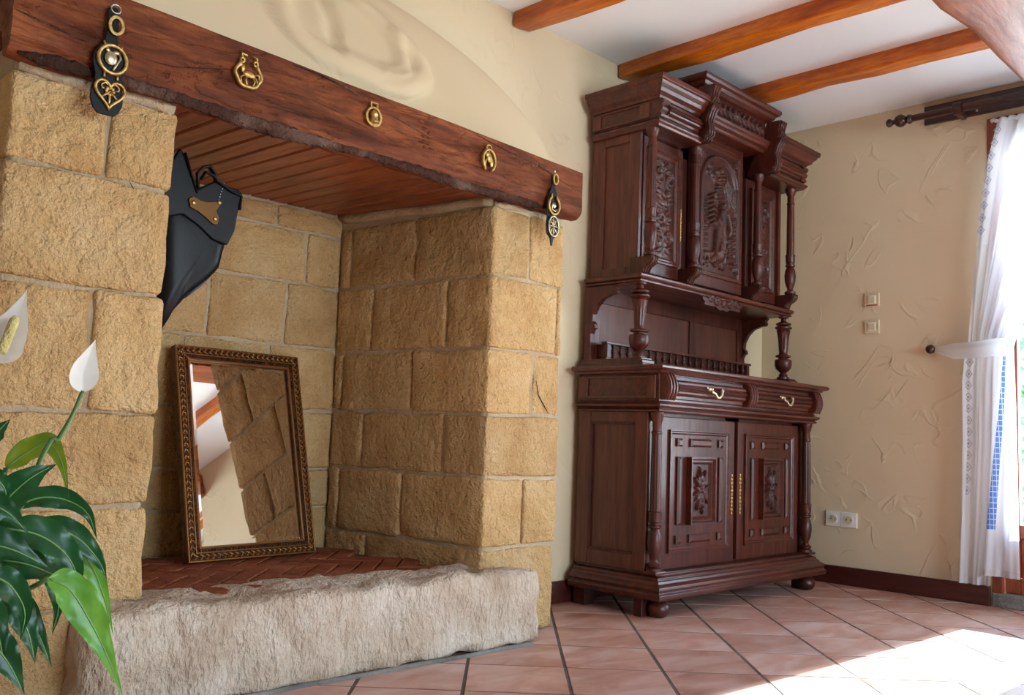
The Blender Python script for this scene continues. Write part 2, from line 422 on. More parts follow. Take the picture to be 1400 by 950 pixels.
# ---------------------------------------------------------------- room shell
XW, YB, ZC = 4.44, 2.525, 2.345      # right wall, fireplace wall, ceiling
XL, YF = -2.6, -3.2
TILE = 0.284; T0, S0 = -0.089, 3.031
floor = MB().box(XL, XW+0.12, YF, YB+0.5, -0.1, -0.0012).build('floor', M['grout']); tag(floor, 'terracotta tiled floor laid diagonally with grey joints', None, None, 'structure')
tm = MB(); hh = TILE/2-0.0052
tm.stack([(-hh, hh, -hh, hh, -0.012), (-hh, hh, -hh, hh, -0.0006), (-hh+0.0006, hh-0.0006, -hh+0.0006, hh-0.0006, 0.0)])
tile_me = tm.mesh('tile', M['tile'])
cells = []
for i in range(-24, 30):
    for j in range(-24, 30):
        tt = T0+TILE*(i+0.5); ss = S0+TILE*(j+0.5)
        x = (ss+tt)*0.70711; y = (ss-tt)*0.70711
        if XL+0.1 < x < XW+0.16 and YF+0.1 < y < YB+0.16:
            if x > 0.7 and x < 2.3 and y > 2.32: continue
            cells.append((x, y))
cells.sort(key=lambda c: -(c[0]*0.7+c[1]*0.72))
rest = MB()
for n_, (x, y) in enumerate(cells):
    if n_ < 280:
        o = bpy.data.objects.new('tile', tile_me); COL.objects.link(o); o.parent = floor
        o.location = (x, y, random.uniform(-0.0004, 0.0004)); o.rotation_euler = (random.uniform(-.001, .001), random.uniform(-.001, .001), math.radians(45)+random.choice((0, 1, 2, 3))*math.pi/2)
    else:
        k = hh*1.41421
        rest.add([(x-k, y, 0), (x, y-k, 0), (x+k, y, 0), (x, y+k, 0), (x-k, y, -.01), (x, y-k, -.01), (x+k, y, -.01), (x, y+k, -.01)],
                 [(0, 1, 2, 3), (0, 4, 5, 1), (1, 5, 6, 2), (2, 6, 7, 3), (3, 7, 4, 0)])
if rest.v: tag(rest.build('tile_field', M['tile'], floor), kind='stuff')

FX0, FX1 = 0.60, 2.46       # outer edges of the fireplace piers
wb = MB(); wb.box(XL, FX0+0.25, YB, YB+0.1, 0, ZC); wb.box(FX1-0.05, XW+0.1, YB, YB+0.1, 0, ZC); wb.box(FX0+0.25, FX1-0.05, YB, YB+0.1, 1.6, ZC)
tag(wb.build('wall_back', M['wall']), 'cream trowelled plaster wall behind the fireplace and cabinet', None, None, 'structure')
DY0, DY1, DZ1 = 0.11, 1.385, 2.2      # glazed door opening
wr = MB(); wr.box(XW, XW+0.25, DY1, YB+0.1, 0, ZC); wr.box(XW, XW+0.25, YF, DY0, 0, ZC); wr.box(XW, XW+0.25, DY0, DY1, DZ1, ZC)
tag(wr.build('wall_right', M['wall']), 'cream trowelled plaster wall with switches and glazed door', None, None, 'structure')
wf = MB(); wx0, wx1, wz0, wz1 = 0.5, 3.9, 0.5, 2.1  # opening for the added window, placed and sized for its fill light
wf.box(XL, wx0, YF-0.2, YF, 0, ZC); wf.box(wx1, XW+0.1, YF-0.2, YF, 0, ZC); wf.box(wx0, wx1, YF-0.2, YF, 0, wz0); wf.box(wx0, wx1, YF-0.2, YF, wz1, ZC)
tag(wf.build('wall_front', M['wall']), 'cream plaster wall with a wide added window behind the viewer', None, None, 'structure')
wl_ = MB(); wl_.box(XL-0.2, XL, YF-0.2, YB+0.1, 0, ZC)
tag(wl_.build('wall_left', M['wall']), 'plain cream plaster wall beside the viewer', None, None, 'structure')
tag(MB().box(XL-0.2, XW+0.25, YF-0.2, YB+0.1, ZC, ZC+0.1).build('ceiling', M['ceil']), 'white plaster ceiling between varnished joists', None, None, 'structure')
def window(name, x0, x1, y0, y1, z0, z1, along, nm):
    w = empty(name, ((x0+x1)/2, (y0+y1)/2, z0)); tag(w, nm, None, None, 'structure')
    L = (x1-x0) if along == 'x' else (y1-y0); Hh = z1-z0
    def bar(nm_, a0, a1, b0, b1, t, mt):
        mb = MB()
        if along == 'x': mb.box(a0-L/2, a1-L/2, -t, t, b0, b1)
        else: mb.box(-t, t, a0-L/2, a1-L/2, b0, b1)
        return mb.build(nm_, mt, w)
    for a in ((0, .06, 0, Hh), (L-.06, L, 0, Hh), (.06, L-.06, 0, .06), (.06, L-.06, Hh-.06, Hh), (L/2-.04, L/2+.04, .06, Hh-.06)): bar('frame_bar', *a, 0.03, M['doorwood'])
    bar('pane', .06, L/2-.04, .06, Hh-.06, 0.003, M['glass']); bar('pane', L/2+.04, L-.06, .06, Hh-.06, 0.003, M['glass'])
window('added_window', wx0, wx1, YF-0.1, YF-0.1, wz0, wz1, 'x', 'wide two-light window added for fill daylight in the unseen wall behind the viewer')  # unseen window, added so skylight fills the room from behind the camera

# baseboards
bb = MB().box(XW-0.018, XW, 1.39, YB, 0.0, 0.088).build('baseboard_right', M['base'], bevel=0.004); tag(bb, 'dark red wooden baseboard under the light switches', None, None, 'structure')
bb = MB().box(FX1, XW-0.018, YB-0.018, YB, 0.0, 0.088).build('baseboard_back', M['base'], bevel=0.004); tag(bb, 'dark wooden baseboard behind the carved cabinet', None, None, 'structure')

# glazed door, two leaves, at its real place in the right wall
door = empty('door_1', (XW, (DY0+DY1)/2, 0)); tag(door, 'glazed wooden double door with low panels behind the sheer curtain', None, None, 'structure')
def dpart(nm, x0, x1, y0, y1, z0, z1, mt, parent=door, bevel=0.004):
    c = (XW, (DY0+DY1)/2, 0)
    o = MB().box(x0-c[0], x1-c[0], y0-c[1], y1-c[1], z0, z1).build(nm, mt, parent, bevel=bevel); return o
dpart('jamb', XW-0.006, XW+0.09, DY1-0.045, DY1, 0.06, DZ1, M['doorwood']); dpart('jamb', XW-0.006, XW+0.09, DY0, DY0+0.045, 0.06, DZ1, M['doorwood'])
dpart('header', XW-0.006, XW+0.09, DY0+0.045, DY1-0.045, DZ1-0.06, DZ1, M['doorwood'])
dpart('threshold', XW-0.01, XW+0.25, DY0, DY1, 0.0, 0.06, M['sill'])
ym = (DY0+DY1)/2
for (a, b) in ((ym+0.002, DY1-0.047), (DY0+0.047, ym-0.002)):
    wa, wb_ = (.06, .06)
    lf = dpart('leaf_frame', XW+0.02, XW+0.065, a, a+wa, 0.062, DZ1-0.062, M['doorwood'])
    for (y0, y1, z0, z1) in ((b-wb_, b, 0.062, DZ1-0.062), (a+wa, b-wb_, 0.062, 0.13), (a+wa, b-wb_, 0.30, 0.36), (a+wa, b-wb_, DZ1-0.13, DZ1-0.062)):
        dpart('rail', XW+0.02, XW+0.065, y0, y1, z0, z1, M['doorwood'], lf)
    dpart('lower_panel', XW+0.032, XW+0.053, a+wa, b-wb_, 0.13, 0.30, M['doorwood'], lf)
    dpart('pane', XW+0.04, XW+0.044, a+wa, b-wb_, 0.36, DZ1-0.13, M['glass'], lf, 0)

# joists and main beam
def log_beam(name, along, c0, c1, lo, hi, zb, zt, mt, label, group=None, seed=0, cat='beam', wob=0.012, n=26):
    """Hand-hewn timber: a rounded section swept along an axis with uneven edges."""
    mb = MB(); m_ = 20; vs = []
    for i in range(n+1):
        s = lo+(hi-lo)*i/n
        for k in range(m_):
            a = 2*math.pi*k/m_+math.pi/m_
            ca, sa = math.cos(a), math.sin(a); e = 0.2
            u = math.copysign(abs(ca)**e, ca); w = math.copysign(abs(sa)**e, sa)
            q = (c0+c1)/2+u*(c1-c0)/2; z = (zb+zt)/2+w*(zt-zb)/2
            P = Vector((q*3, s*2.2+seed*3.1, z*3+seed))
            q += wob*noise.fractal(P*1.1, 1, 2, 3); z += (wob*noise.fractal(P*1.3+Vector((5, 1, 2)), 1, 2, 3) if w < 0.9 else 0)
            vs.append((q, s, z) if along == 'y' else (s, q, z))
    fs = []
    for i in range(n):
        for k in range(m_):
            l = (k+1) % m_; fs.append((i*m_+k, i*m_+l, (i+1)*m_+l, (i+1)*m_+k))
    fs.append(tuple(range(m_-1, -1, -1))); fs.append(tuple(range(n*m_, (n+1)*m_)))
    mb.add(vs, fs); o = mb.build(name, mt, auto=50)
    tag(o, label, cat, group); return o
jl = {2.52: 'varnished orange ceiling joist just beside the carved cabinet, above the lintel end', 3.19: 'varnished orange ceiling joist passing directly over the carved cabinet', 3.79: 'varnished orange ceiling joist between the cabinet and the curtain rod',
      1.89: 'second varnished ceiling joist from the cabinet towards the fireplace', 1.27: 'third varnished ceiling joist from the cabinet, over the hood', 0.64: 'fourth varnished ceiling joist from the cabinet, over the left pier',
      0.01: 'fifth varnished ceiling joist from the cabinet, beyond the left pier', -0.62: 'sixth varnished ceiling joist from the cabinet, farthest from it'}
for i, xc in enumerate((-0.62, 0.01, 0.64, 1.27, 1.89, 2.52, 3.19, 3.79)):
    log_beam('ceiling_joist', 'y', xc-0.055, xc+0.055, YF+0.01, YB-0.01, 2.285, ZC+0.005, M['joist'], jl.get(xc, 'varnished orange ceiling joist above the fireplace'), 'ceiling joists', seed=i+1)
log_beam('main_beam', 'x', 0.78, 1.10, XL+0.01, XW-0.01, 2.14, 2.30, M['main_beam'], 'thick glossy brown main beam crossing under the ceiling joists', seed=9, wob=0.016)
log_beam('main_beam', 'x', -1.15, -0.85, XL+0.01, XW-0.01, 2.10, 2.30, M['main_beam'], 'thick varnished main beam beyond the glazed door, away from the fireplace', seed=14, wob=0.016)
log_beam('main_beam', 'x', YF+0.02, YF+0.2, XL+0.01, XW-0.01, 2.2, 2.32, M['main_beam'], 'thick varnished wall beam above the added window behind the viewer', seed=11, wob=0.012)

# ---------------------------------------------------------------- stone fireplace
fp = empty('stone_fireplace', (1.53, 2.2, 0)); tag(fp, 'large sandstone fireplace with oak lintel, raised hearth and rounded plaster hood', 'fireplace')
FPI = Matrix.Translation(Vector((-1.53, -2.2, 0)))
def fpart(o):
    o.parent = fp; o.matrix_parent_inverse = FPI; return o
YP = 2.2; G = 0.0045
YBK = 2.975
chk = lambda y: 2.10-0.08/0.78*(y-2.2)           # right cheek plane
chl = lambda y: 0.985+0.08/0.78*(y-2.2)          # left cheek plane
def stone(parent, c, seed, n=(6, 4, 5), amp=0.007, r=0.011):
    return rough_box(c, r=r, n=n, amp=amp, freq=9.0, seed=seed).build('stone', M['stone'], parent, smooth=True)
sd_ = [0]
def nxt(): sd_[0] += 3.37; return sd_[0]
def skew_c(xa, xb, y0, y1, z0, z1):
    c = {}
    for i in (0, 1):
        for j in (0, 1):
            for k in (0, 1):
                y = (y0, y1)[j]; f = (xa, xb)[i]; c[i, j, k] = (f(y) if callable(f) else f, y, (z0, z1)[k])
    return c
def wob(): return random.uniform(-0.004, 0.004)

# right pier
pm = MB()
rc = skew_c(lambda y: chk(y)+0.009, 2.46-0.008, YP+0.009, YBK+0.1, 0.0, 1.54)
pm.add([rc[i, j, k] for k in (0, 1) for j in (0, 1) for i in (0, 1)], [(0, 2, 3, 1), (4, 5, 7, 6), (0, 1, 5, 4), (1, 3, 7, 5), (3, 2, 6, 7), (2, 0, 4, 6)])
pier = fpart(pm.build('pier', M['mortar'], bevel=0.02, seg=3)); pier['label'] = 'right sandstone pier beside the carved cabinet'
CR = [(0.0, .292, None, [2.753]), (.292, .522, 2.288, [2.583, 2.914]), (.522, .733, None, [2.392, 2.798]), (.733, .953, 2.319, [2.555, 2.924]),
      (.953, 1.20, 2.433, [2.40, 2.778]), (1.20, 1.437, 2.28, [2.565, 2.913])]
for (z0, z1, xj, ys) in CR:
    xe = xj if xj else 2.46
    ca = lambda y, a=0: chk(y)
    stone(pier, skew_c(ca, xe-G, YP+wob(), ys[0]-G, z0+G, z1-G), nxt(), (7, 6, 6))
    if xj: stone(pier, skew_c(xj+G, 2.46, YP+wob(), YP+0.3, z0+G, z1-G), nxt(), (4, 4, 6))
    yy = ys+[YBK]
    for a, b in zip(yy[:-1], yy[1:]):
        stone(pier, skew_c(lambda y: chk(y)+wob()*0.3, lambda y: chk(y)+0.14, a+G, b-G, z0+G, z1-G), nxt(), (3, 7, 6))
# plaster fillet that tops the cheek
fl = MB(); pts = [(chk(y)+0.004, y, 1.452+0.03*(y-2.2)/0.78+0.004*math.sin(y*17)) for y in [2.215+0.04*i for i in range(20)]]
fl.tube(pts, 0.021, 8); fl.build('mortar_fillet', M['mortar'], pier, smooth=True)
fl = MB(); pts = [(x, YP+0.014+0.004*math.sin(x*31), 1.447+0.004*math.sin(x*23)) for x in [2.11+0.03*i for i in range(12)]]
fl.tube(pts, 0.014, 8); fl.build('mortar_fillet', M['mortar'], pier, smooth=True)

# left pier
pm = MB(); rc = skew_c(0.605+0.008, lambda y: chl(y)-0.009, YP+0.009, YBK+0.1, 0.0, 1.54)
pm.add([rc[i, j, k] for k in (0, 1) for j in (0, 1) for i in (0, 1)], [(0, 2, 3, 1), (4, 5, 7, 6), (0, 1, 5, 4), (1, 3, 7, 5), (3, 2, 6, 7), (2, 0, 4, 6)])
pierl = fpart(pm.build('pier', M['mortar'], bevel=0.02, seg=3)); pierl['label'] = 'left sandstone pier behind the peace lily'
CL = [(0.0, .235, None, 2.6), (.235, .46, .821, 2.5), (.46, .68, None, 2.62), (.68, .967, .820, 2.5), (.967, 1.233, None, 2.58), (1.233, 1.437, .821, 2.48)]
for (z0, z1, xj, yj) in CL:
    xs = xj if xj else 0.605
    stone(pierl, skew_c(xs+(G if xj else 0), lambda y: chl(y), YP+wob(), yj-G, z0+G, z1-G), nxt(), (8, 5, 7), 0.009)
    if xj: stone(pierl, skew_c(0.605, xj-G, YP+wob(), YP+0.3, z0+G, z1-G), nxt(), (6, 4, 7), 0.009)
    else: pass
    stone(pierl, skew_c(lambda y: chl(y)-0.14, lambda y: chl(y), yj+G, YBK, z0+G, z1-G), nxt(), (3, 7, 5))
    stone(pierl, skew_c(0.602, 0.7, YP+0.31, YB, z0+G, z1-G), nxt(), (3, 5, 5))
fl = MB(); pts = [(x, YP+0.008+0.004*math.sin(x*31), 1.447+0.004*math.sin(x*23)) for x in [0.615+0.03*i for i in range(13)]]
fl.tube(pts, 0.017, 8); fl.build('mortar_fillet', M['mortar'], pierl, smooth=True)

for prt, pts in ((pierl, [(177, 248), (186, 265), (192, 285), (205, 300), (216, 322), (224, 332)]), (pier, [(733, 520), (736, 540), (744, 555), (750, 566)]), (pier, [(762, 396), (760, 420), (754, 438), (745, 455)])):
    MB().tube([px(x, y, Y=YP+0.0005) for (x, y) in pts], [.0006]+[.0018]*(len(pts)-2)+[.0006], 6).build('crack', M['bark'], prt, smooth=True)

# back of the firebox
bk = fpart(MB().box(1.02, 2.06, YBK+0.009, YBK+0.12, 0.2, 1.56).build('firebox_back', M['mortar']))
CB = [(.215, .37, [1.3, 1.72]), (.37, .512, [1.46, 1.93]), (.512, .727, [1.32, 1.62]), (.727, .965, [1.413, 1.738]), (.965, 1.20, [1.492, 1.798]), (1.20, 1.40, [1.40, 1.873]), (1.40, 1.485, [1.36, 1.738])]
for (z0, z1, xs) in CB:
    xx = [1.065]+xs+[2.03]
    for a, b in zip(xx[:-1], xx[1:]):
        stone(bk, corners(a+G, b-G, YBK+wob()*0.6, YBK+0.06, z0+G, z1-G), nxt(), (8, 3, 6))

# kerb
kc = corners(0.80, 2.268, 2.062, 2.42, 0.0, 0.238)
kc[0, 0, 0] = (0.815, 2.085, 0); kc[0, 0, 1] = (0.83, 2.085, 0.235); kc[1, 0, 1] = (2.25, 2.07, 0.232); kc[0, 1, 1] = (0.8, 2.42, 0.225); kc[1, 1, 1] = (2.2, 2.30, 0.236); kc[1, 1, 0] = (2.26, 2.3, 0)
kb = rough_box(kc, r=0.038, n=(44, 10, 8), amp=0.02, freq=9, seed=1.5).build('kerb', M['kerb'], smooth=True); fpart(kb); kb['label'] = 'rough grey kerb stone in front of the hearth'
# mortar line at its foot
ml = MB(); ml.tube([(x, 2.062+0.004*math.sin(x*19)+(0.02*(1.0-(x-0.82)/1.44) if x < 2.27 else 0), 0.002) for x in [0.83+0.06*i for i in range(24)]], 0.009, 6)
ml.build('mortar_seam', M['sill'], kb, smooth=True)

# hearth with herringbone bricks
he = fpart(MB().box(1.0, 2.09, 2.30, YBK+0.02, 0.0, 0.212).build('hearth', M['grout']))
bw, nL = 0.062, 3
def brick_mesh(L, Wd):
    b_ = MB(); a, c = L/2-0.003, Wd/2-0.003
    b_.stack([(-a, a, -c, c, -0.03), (-a, a, -c, c, -0.003), (-a+.003, a-.003, -c+.003, c-.003, 0)]); return b_.mesh('brick', M['brick'])
bme = brick_mesh(bw*nL, bw)
ctr = Vector((1.55, 2.65))
for i in range(-14, 15):
    for j in range(-5, 6):
        for kind in (0, 1):
            ox, oy = i+nL*j, -i+nL*j
            cx, cy = (ox+nL/2, oy+0.5) if kind == 0 else (ox+nL+0.5, oy+nL/2)
            a = math.radians(45)
            x = ctr.x+bw*(cx*math.cos(a)-cy*math.sin(a)); y = ctr.y+bw*(cx*math.sin(a)+cy*math.cos(a))
            if not (1.0 < x < 2.09 and 2.34 < y < YBK-0.02): continue
            if x > chk(y)-0.03: continue
            o = bpy.data.objects.new('brick', bme); COL.objects.link(o); o.parent = he
            o.location = (x, y, 0.226+random.uniform(-0.002, 0.002)); o.rotation_euler = (random.uniform(-.012, .012), random.uniform(-.012, .012), a+(kind*math.pi/2))

# plank soffit
so = fpart(MB().add([(0.95, 2.2, 1.468), (2.13, 2.2, 1.468), (2.13, YBK+.05, 1.500), (0.95, YBK+.05, 1.500), (0.95, 2.2, 1.48), (2.13, 2.2, 1.48), (2.13, YBK+.05, 1.53), (0.95, YBK+.05, 1.53)],
                    [(0, 3, 2, 1), (4, 5, 6, 7), (0, 1, 5, 4), (1, 2, 6, 5), (2, 3, 7, 6), (3, 0, 4, 7)]).build('soffit', M['bark']))
pw_ = 0.0745
for i in range(16):
    x0 = 0.955+i*pw_
    mb = MB(); a = 0.003
    for y, z in ((2.185, 1.458), (YBK+0.03, 1.490)):
        mb.v += [(x0+a, y, z+0.012), (x0+a, y, z+.005), (x0+a+.005, y, z), (x0+pw_-a-.005, y, z), (x0+pw_-a, y, z+.005), (x0+pw_-a, y, z+0.012)]
    mb.f = [(k, (k+1) % 6, 6+(k+1) % 6, 6+k) for k in range(6)]+[(5, 4, 3, 2, 1, 0), (6, 7, 8, 9, 10, 11)]
    mb.build('plank', M['plank'], so)

# oak lintel
lm = MB(); n = 70; prof = []
sec = [(2.15, 1), (2.165, 1), (2.3, 1), (2.45, 1), (2.45, .3), (2.22, .3), (2.2, 0), (2.175, 0), (2.158, .07), (2.15, .16), (2.148, .3), (2.15, .5), (2.149, .75), (2.15, .93)]
m_ = len(sec)
for i in range(n+1):
    x = 0.58+(2.49-0.58)*i/n
    zt = 1.66-0.034*(x-0.8)/1.69; zb = 1.452+0.006*noise.noise(Vector((x*5, 1, 2)))+0.006*noise.noise(Vector((x*17, 3, 2)))
    if x > 2.3: zb += 0.0
    for (y, t) in sec:
        z = zb+(zt-zb)*t
        dy = 0.004*noise.fractal(Vector((x*3, t*5, 0.3)), 1, 2, 3)
        if y > 2.2: dy = 0
        lm.v.append((x, y+dy, z))
for i in range(n):
    for k in range(m_):
        l = (k+1) % m_; lm.f.append((i*m_+k, i*m_+l, (i+1)*m_+l, (i+1)*m_+k))
lm.f += [tuple(range(m_)), tuple(range(n*m_+m_-1, n*m_-1, -1))]
lin = fpart(lm.build('lintel_beam', M['lintel'], auto=45)); lin['label'] = 'dark reddish brown hewn oak lintel'
bm_ = MB(); n = 150; mm = 9
for i in range(n+1):
    x = 0.60+(2.33-0.60)*i/n
    zc = 1.456+0.004*math.sin(x*9)
    env = min(1, (x-0.58)*14)*min(1, (2.36-x)*8)*(0.75+0.35*noise.noise(Vector((x*2.2, 0, 7))))
    for k in range(mm):
        a = 2*math.pi*k/mm
        rr = 0.019*env*(1+0.55*noise.fractal(Vector((x*26, math.cos(a)*2.2, math.sin(a)*2.2)), 1, 2, 3))
        bm_.v.append((x, 2.162+rr*0.75*math.cos(a), zc+0.004+rr*1.15*math.sin(a)))
for i in range(n):
    for k in range(mm):
        l = (k+1) % mm; bm_.f.append((i*mm+k, i*mm+l, (i+1)*mm+l, (i+1)*mm+k))
bm_.build('waney_edge', M['bark'], lin, smooth=True)
# a long drying crack and knots
for pts in ([(400, 88), (440, 103), (478, 122), (500, 137)], [(520, 150), (560, 172), (590, 190)], [(640, 178), (690, 205), (735, 225), (790, 262)], [(20, 12), (60, 30), (105, 52), (125, 60)], [(170, 75), (240, 92), (318, 95)]):
    P = [px(x, y, Y=2.1495) for (x, y) in pts]
    MB().tube(P, [0.0008]+[0.0026]*(len(P)-2)+[0.0006], 6).build('crack', M['bark'], lin, smooth=True)
kn = MB()
for i in range(16):
    c = px(583+random.uniform(-7, 7), 160+i*2.9, Y=2.149); kn.ball(c, 0.008, (random.uniform(.5, 1.6), .4, random.uniform(.2, .4)), 8, 5)
kn.build('knot', M['lintel'], lin, smooth=True)

# rounded plaster hood with its raised medallion
hd = MB(); NR, NT_ = 46, 96; xc, zb, hw, ht = 1.52, 1.625, 1.0, 0.545
def seg2(X, Z, pts, r):
    best = None
    for (a, b) in zip(pts[:-1], pts[1:]):
        ax, az = a; bx_, bz = b; dx, dz = bx_-ax, bz-az
        t = np.clip(((X-ax)*dx+(Z-az)*dz)/(dx*dx+dz*dz+1e-12), 0, 1)
        d = np.hypot(X-ax-t*dx, Z-az-t*dz); best = d if best is None else np.minimum(best, d)
    return np.sqrt(np.clip(1-(best/r)**2, 0, 1))
def pix(pts): 
    return [(lambda q: (q.x, q.z))(px(x, y, Y=2.23)) for (x, y) in pts]
rl_out = pix([(402, -40), (402, 20), (415, 45), (440, 72), (475, 93), (510, 113), (545, 120), (575, 113), (590, 97), (588, 75), (575, 48), (556, 30), (540, 8), (520, -20)])
rl_in = pix([(560, 36), (561, 70), (559, 92), (545, 97), (520, 95), (508, 92), (490, 80), (470, 68)])
rl_gr = pix([(468, -20), (470, 20), (464, 60)])
def relief_h(x, z):
    X = np.array([x]); Z = np.array([z])
    h = 0.022*seg2(X, Z, rl_out, 0.042)+0.016*seg2(X, Z, rl_in, 0.026)-0.018*seg2(X, Z, rl_gr, 0.03)
    cx_, cz_ = rl_out[5][0]+0.02, rl_out[5][1]+0.14
    d = math.hypot((x-cx_)/0.24, (z-cz_)/0.2)
    h = h+0.016*max(0, min(1, (1.05-d)*3))
    return float(h[0])
for i in range(NR+1):
    rho = (i/NR); rho = 1-(1-rho)**1.6
    for j in range(NT_+1):
        th = math.pi*j/NT_
        x = xc+hw*rho*math.cos(th); z = zb+ht*rho*math.sin(th)
        D = 0.345*(1-0.72*((z-zb)/ht)**1.15)
        d = D*max(0, 1-rho**14)**(1/2.6)
        if 1.2 < x < 2.0 and z > 1.66: d += relief_h(x, z)
        d += 0.004*noise.fractal(Vector((x*4, z*4, 1)), 1, 2, 3)*(1-rho)
        hd.v.append((x, YB+0.02-d, z))
for i in range(NR):
    for j in range(NT_):
        a = i*(NT_+1)+j; hd.f.append((a, a+1, a+NT_+2, a+NT_+1))
hood = fpart(hd.build('plaster_hood', M['hood'], smooth=True)); hood['label'] = 'smooth rounded cream plaster hood with a raised medallion'
# ---------------------------------------------------------------- horse brasses on the lintel
def ell(cx, cz, rx, rz, n=28, a0=0.0):
    return [(cx+rx*math.cos(a0+2*math.pi*k/n), cz+rz*math.sin(a0+2*math.pi*k/n)) for k in range(n)]
def ring(mb, out, inn, y0, y1):
    n = len(out); vs = [(p[0], y0, p[1]) for p in out]+[(p[0], y0, p[1]) for p in inn]+[(p[0], y1, p[1]) for p in out]+[(p[0], y1, p[1]) for p in inn]
    fs = []
    for k in range(n):
        l = (k+1) % n
        fs += [(k, l, n+l, n+k), (2*n+k, 3*n+k, 3*n+l, 2*n+l), (k, 2*n+k, 2*n+l, l), (n+k, n+l, 3*n+l, 3*n+k)]
    return mb.add(vs, fs)
def wire(mb, pts, r, y=-0.004, closed=False, flat=0.8):
    return mb.tube([(p[0], y, p[1]) for p in pts], r, 7, flat, closed)
YL = 2.141
# pony brass
o = empty('horse_brass', (1.137, YL, 1.535)); tag(o, 'openwork brass of a prancing pony on the dark lintel', 'horse brass')
mb = MB(); out = [(0.036*math.cos(t)*(1+0.05*math.cos(6*t)), 0.034+0.034*math.sin(t)*(1+0.04*math.cos(6*t))) for t in [math.radians(125)+math.radians(290)*k/26 for k in range(27)]]
wire(mb, out, 0.006); mb.build('rim', M['brass'], o, smooth=True)
mb = MB()
for s in (-1, 1): ring(mb, ell(s*0.019, 0.068, .0075, .0085, 14), ell(s*0.019, 0.068, .003, .0035, 14), -0.007, -0.001)
wire(mb, [(-.02, .074), (-.022, .086), (-.006, .083)], .0035); wire(mb, [(.022, .074), (.022, .083), (.008, .086)], .0035); mb.build('hanger', M['brass'], o, smooth=True)
mb = MB(); mb.ball((0.002, -.005, .034), .014, (1.35, .35, .62)); mb.ball((-.017, -.005, .047), .008, (.8, .5, 1.3)); mb.ball((-.024, -.005, .054), .006, (1.3, .5, .8))
for (a, b, c) in (((-.012, .03), (-.022, .022), (-.018, .008)), ((-.006, .028), (-.006, .016), (-.002, .004)), ((.014, .03), (.02, .018), (.014, .006)), ((.018, .032), (.026, .024), (.026, .012)), ((.018, .038), (.03, .04), (.032, .028))): wire(mb, [a, b, c], .0032)
mb.build('pony', M['brass'], o, smooth=True)
# bell brass
o = empty('horse_brass', (1.540, YL, 1.540)); tag(o, 'oval horse brass framing a small bell on the dark lintel', 'horse brass')
mb = MB(); ring(mb, ell(0, .029, .029, .030), ell(0, .031, .0215, .0225), -.007, -.001); mb.build('rim', M['brass'], o, bevel=.0015)
mb = MB(); ring(mb, [(-.014, .053), (.014, .053), (.0135, .073), (-.0135, .073)], [(-.008, .058), (.008, .058), (.008, .068), (-.008, .068)], -.006, -.001); mb.build('hanger', M['brass'], o, bevel=.001)
mb = MB(); mb.lathe([(.0165, .010), (.017, .012), (.0145, .016), (.0125, .024), (.0118, .034), (.0125, .035), (.0115, .038), (.008, .044), (.003, .047), (.003, .052)], (0, -.005, 0), 16); mb.build('bell', M['brass'], o, smooth=True)
# horseshoe brass
o = empty('horse_brass', (2.004, YL, 1.512)); tag(o, 'horseshoe shaped brass with a horse head on the dark lintel', 'horse brass')
arc = [math.radians(-68)+math.radians(316)*k/24 for k in range(25)]
arc = [math.radians(-65+310*k/24) for k in range(25)]
mb = MB(); mb.tube([(.027*math.cos(t), -.005, .040+.036*math.sin(t)) for t in arc], [.004]+[.0075]*23+[.004], 8, .6); mb.build('shoe', M['brass'], o, smooth=True)
mb = MB(); ring(mb, ell(0, .083, .013, .011, 18), ell(0, .083, .008, .0065, 18), -.006, -.001); mb.build('hanger', M['brass'], o)
mb = MB(); mb.ball((-.006, -.006, .058), .008, (1.2, .5, 1)); mb.ball((.002, -.006, .048), .013, (.9, .4, 1.2)); mb.ball((.012, -.006, .036), .010, (.8, .4, 1.6)); wire(mb, [(-.004, .05), (-.014, .038), (-.016, .022)], .004); mb.ball((0, -.006, .069), .003, (.6, .6, 1.6)); mb.build('horse_head', M['brass'], o, smooth=True)
# left leather martingale with two brasses
o = empty('leather_martingale', (0.79, YL-0.012, 1.362)); tag(o, 'wide black leather strap with harp medallion and heart brasses hanging from lintel', 'strap')
prof = [(.0, .018), (.012, .030), (.03, .037), (.055, .037), (.075, .031), (.092, .031), (.115, .038), (.14, .038), (.158, .028), (.172, .016), (.19, .0135), (.245, .0135), (.258, .010)]
mb = MB(); mb.prism([(h-.004, z) for (z, h) in prof]+[(-h-.004, z) for (z, h) in reversed(prof)], .004, .010, 'y'); mb.build('leather_backing', M['leather'], o, bevel=.002)
mb = MB(); ring(mb, ell(0.002, .214, .019, .024), ell(0.002, .214, .011, .0165), -.004, .002); mb.build('buckle', M['brass'], o, bevel=.0015)
mb = MB(); wire(mb, ell(0, .255, .011, .010, 20), .0022, 0.004, True); mb.build('nail_ring', M['steel'], o, smooth=True)
mb = MB(); mb.tube([(.032*math.cos(t), 0, .132+.033*math.sin(t)) for t in [2*math.pi*k/44 for k in range(44)]], [.0062 if k % 2 else .0052 for k in range(44)], 8, .8, True); wire(mb, [(-.018, .158), (-.022, .171)], .003, 0); wire(mb, [(.018, .158), (.020, .168)], .003, 0); wire(mb, [(-.02, .165), (.02, .165)], .002, 0)
mb.build('medallion_rim', M['brass'], o, smooth=True)
mb = MB(); mb.ball((-.004, 0, .134), .017, (.9, .35, 1)); mb.ball((-.012, 0, .152), .005, (1, .6, 1)); mb.ball((.008, 0, .15), .006, (1.4, .6, .8)); wire(mb, [(.014, .15), (.018, .138), (.008, .118), (.002, .106)], .0035, 0); mb.build('harp', M['silver'], o, smooth=True)
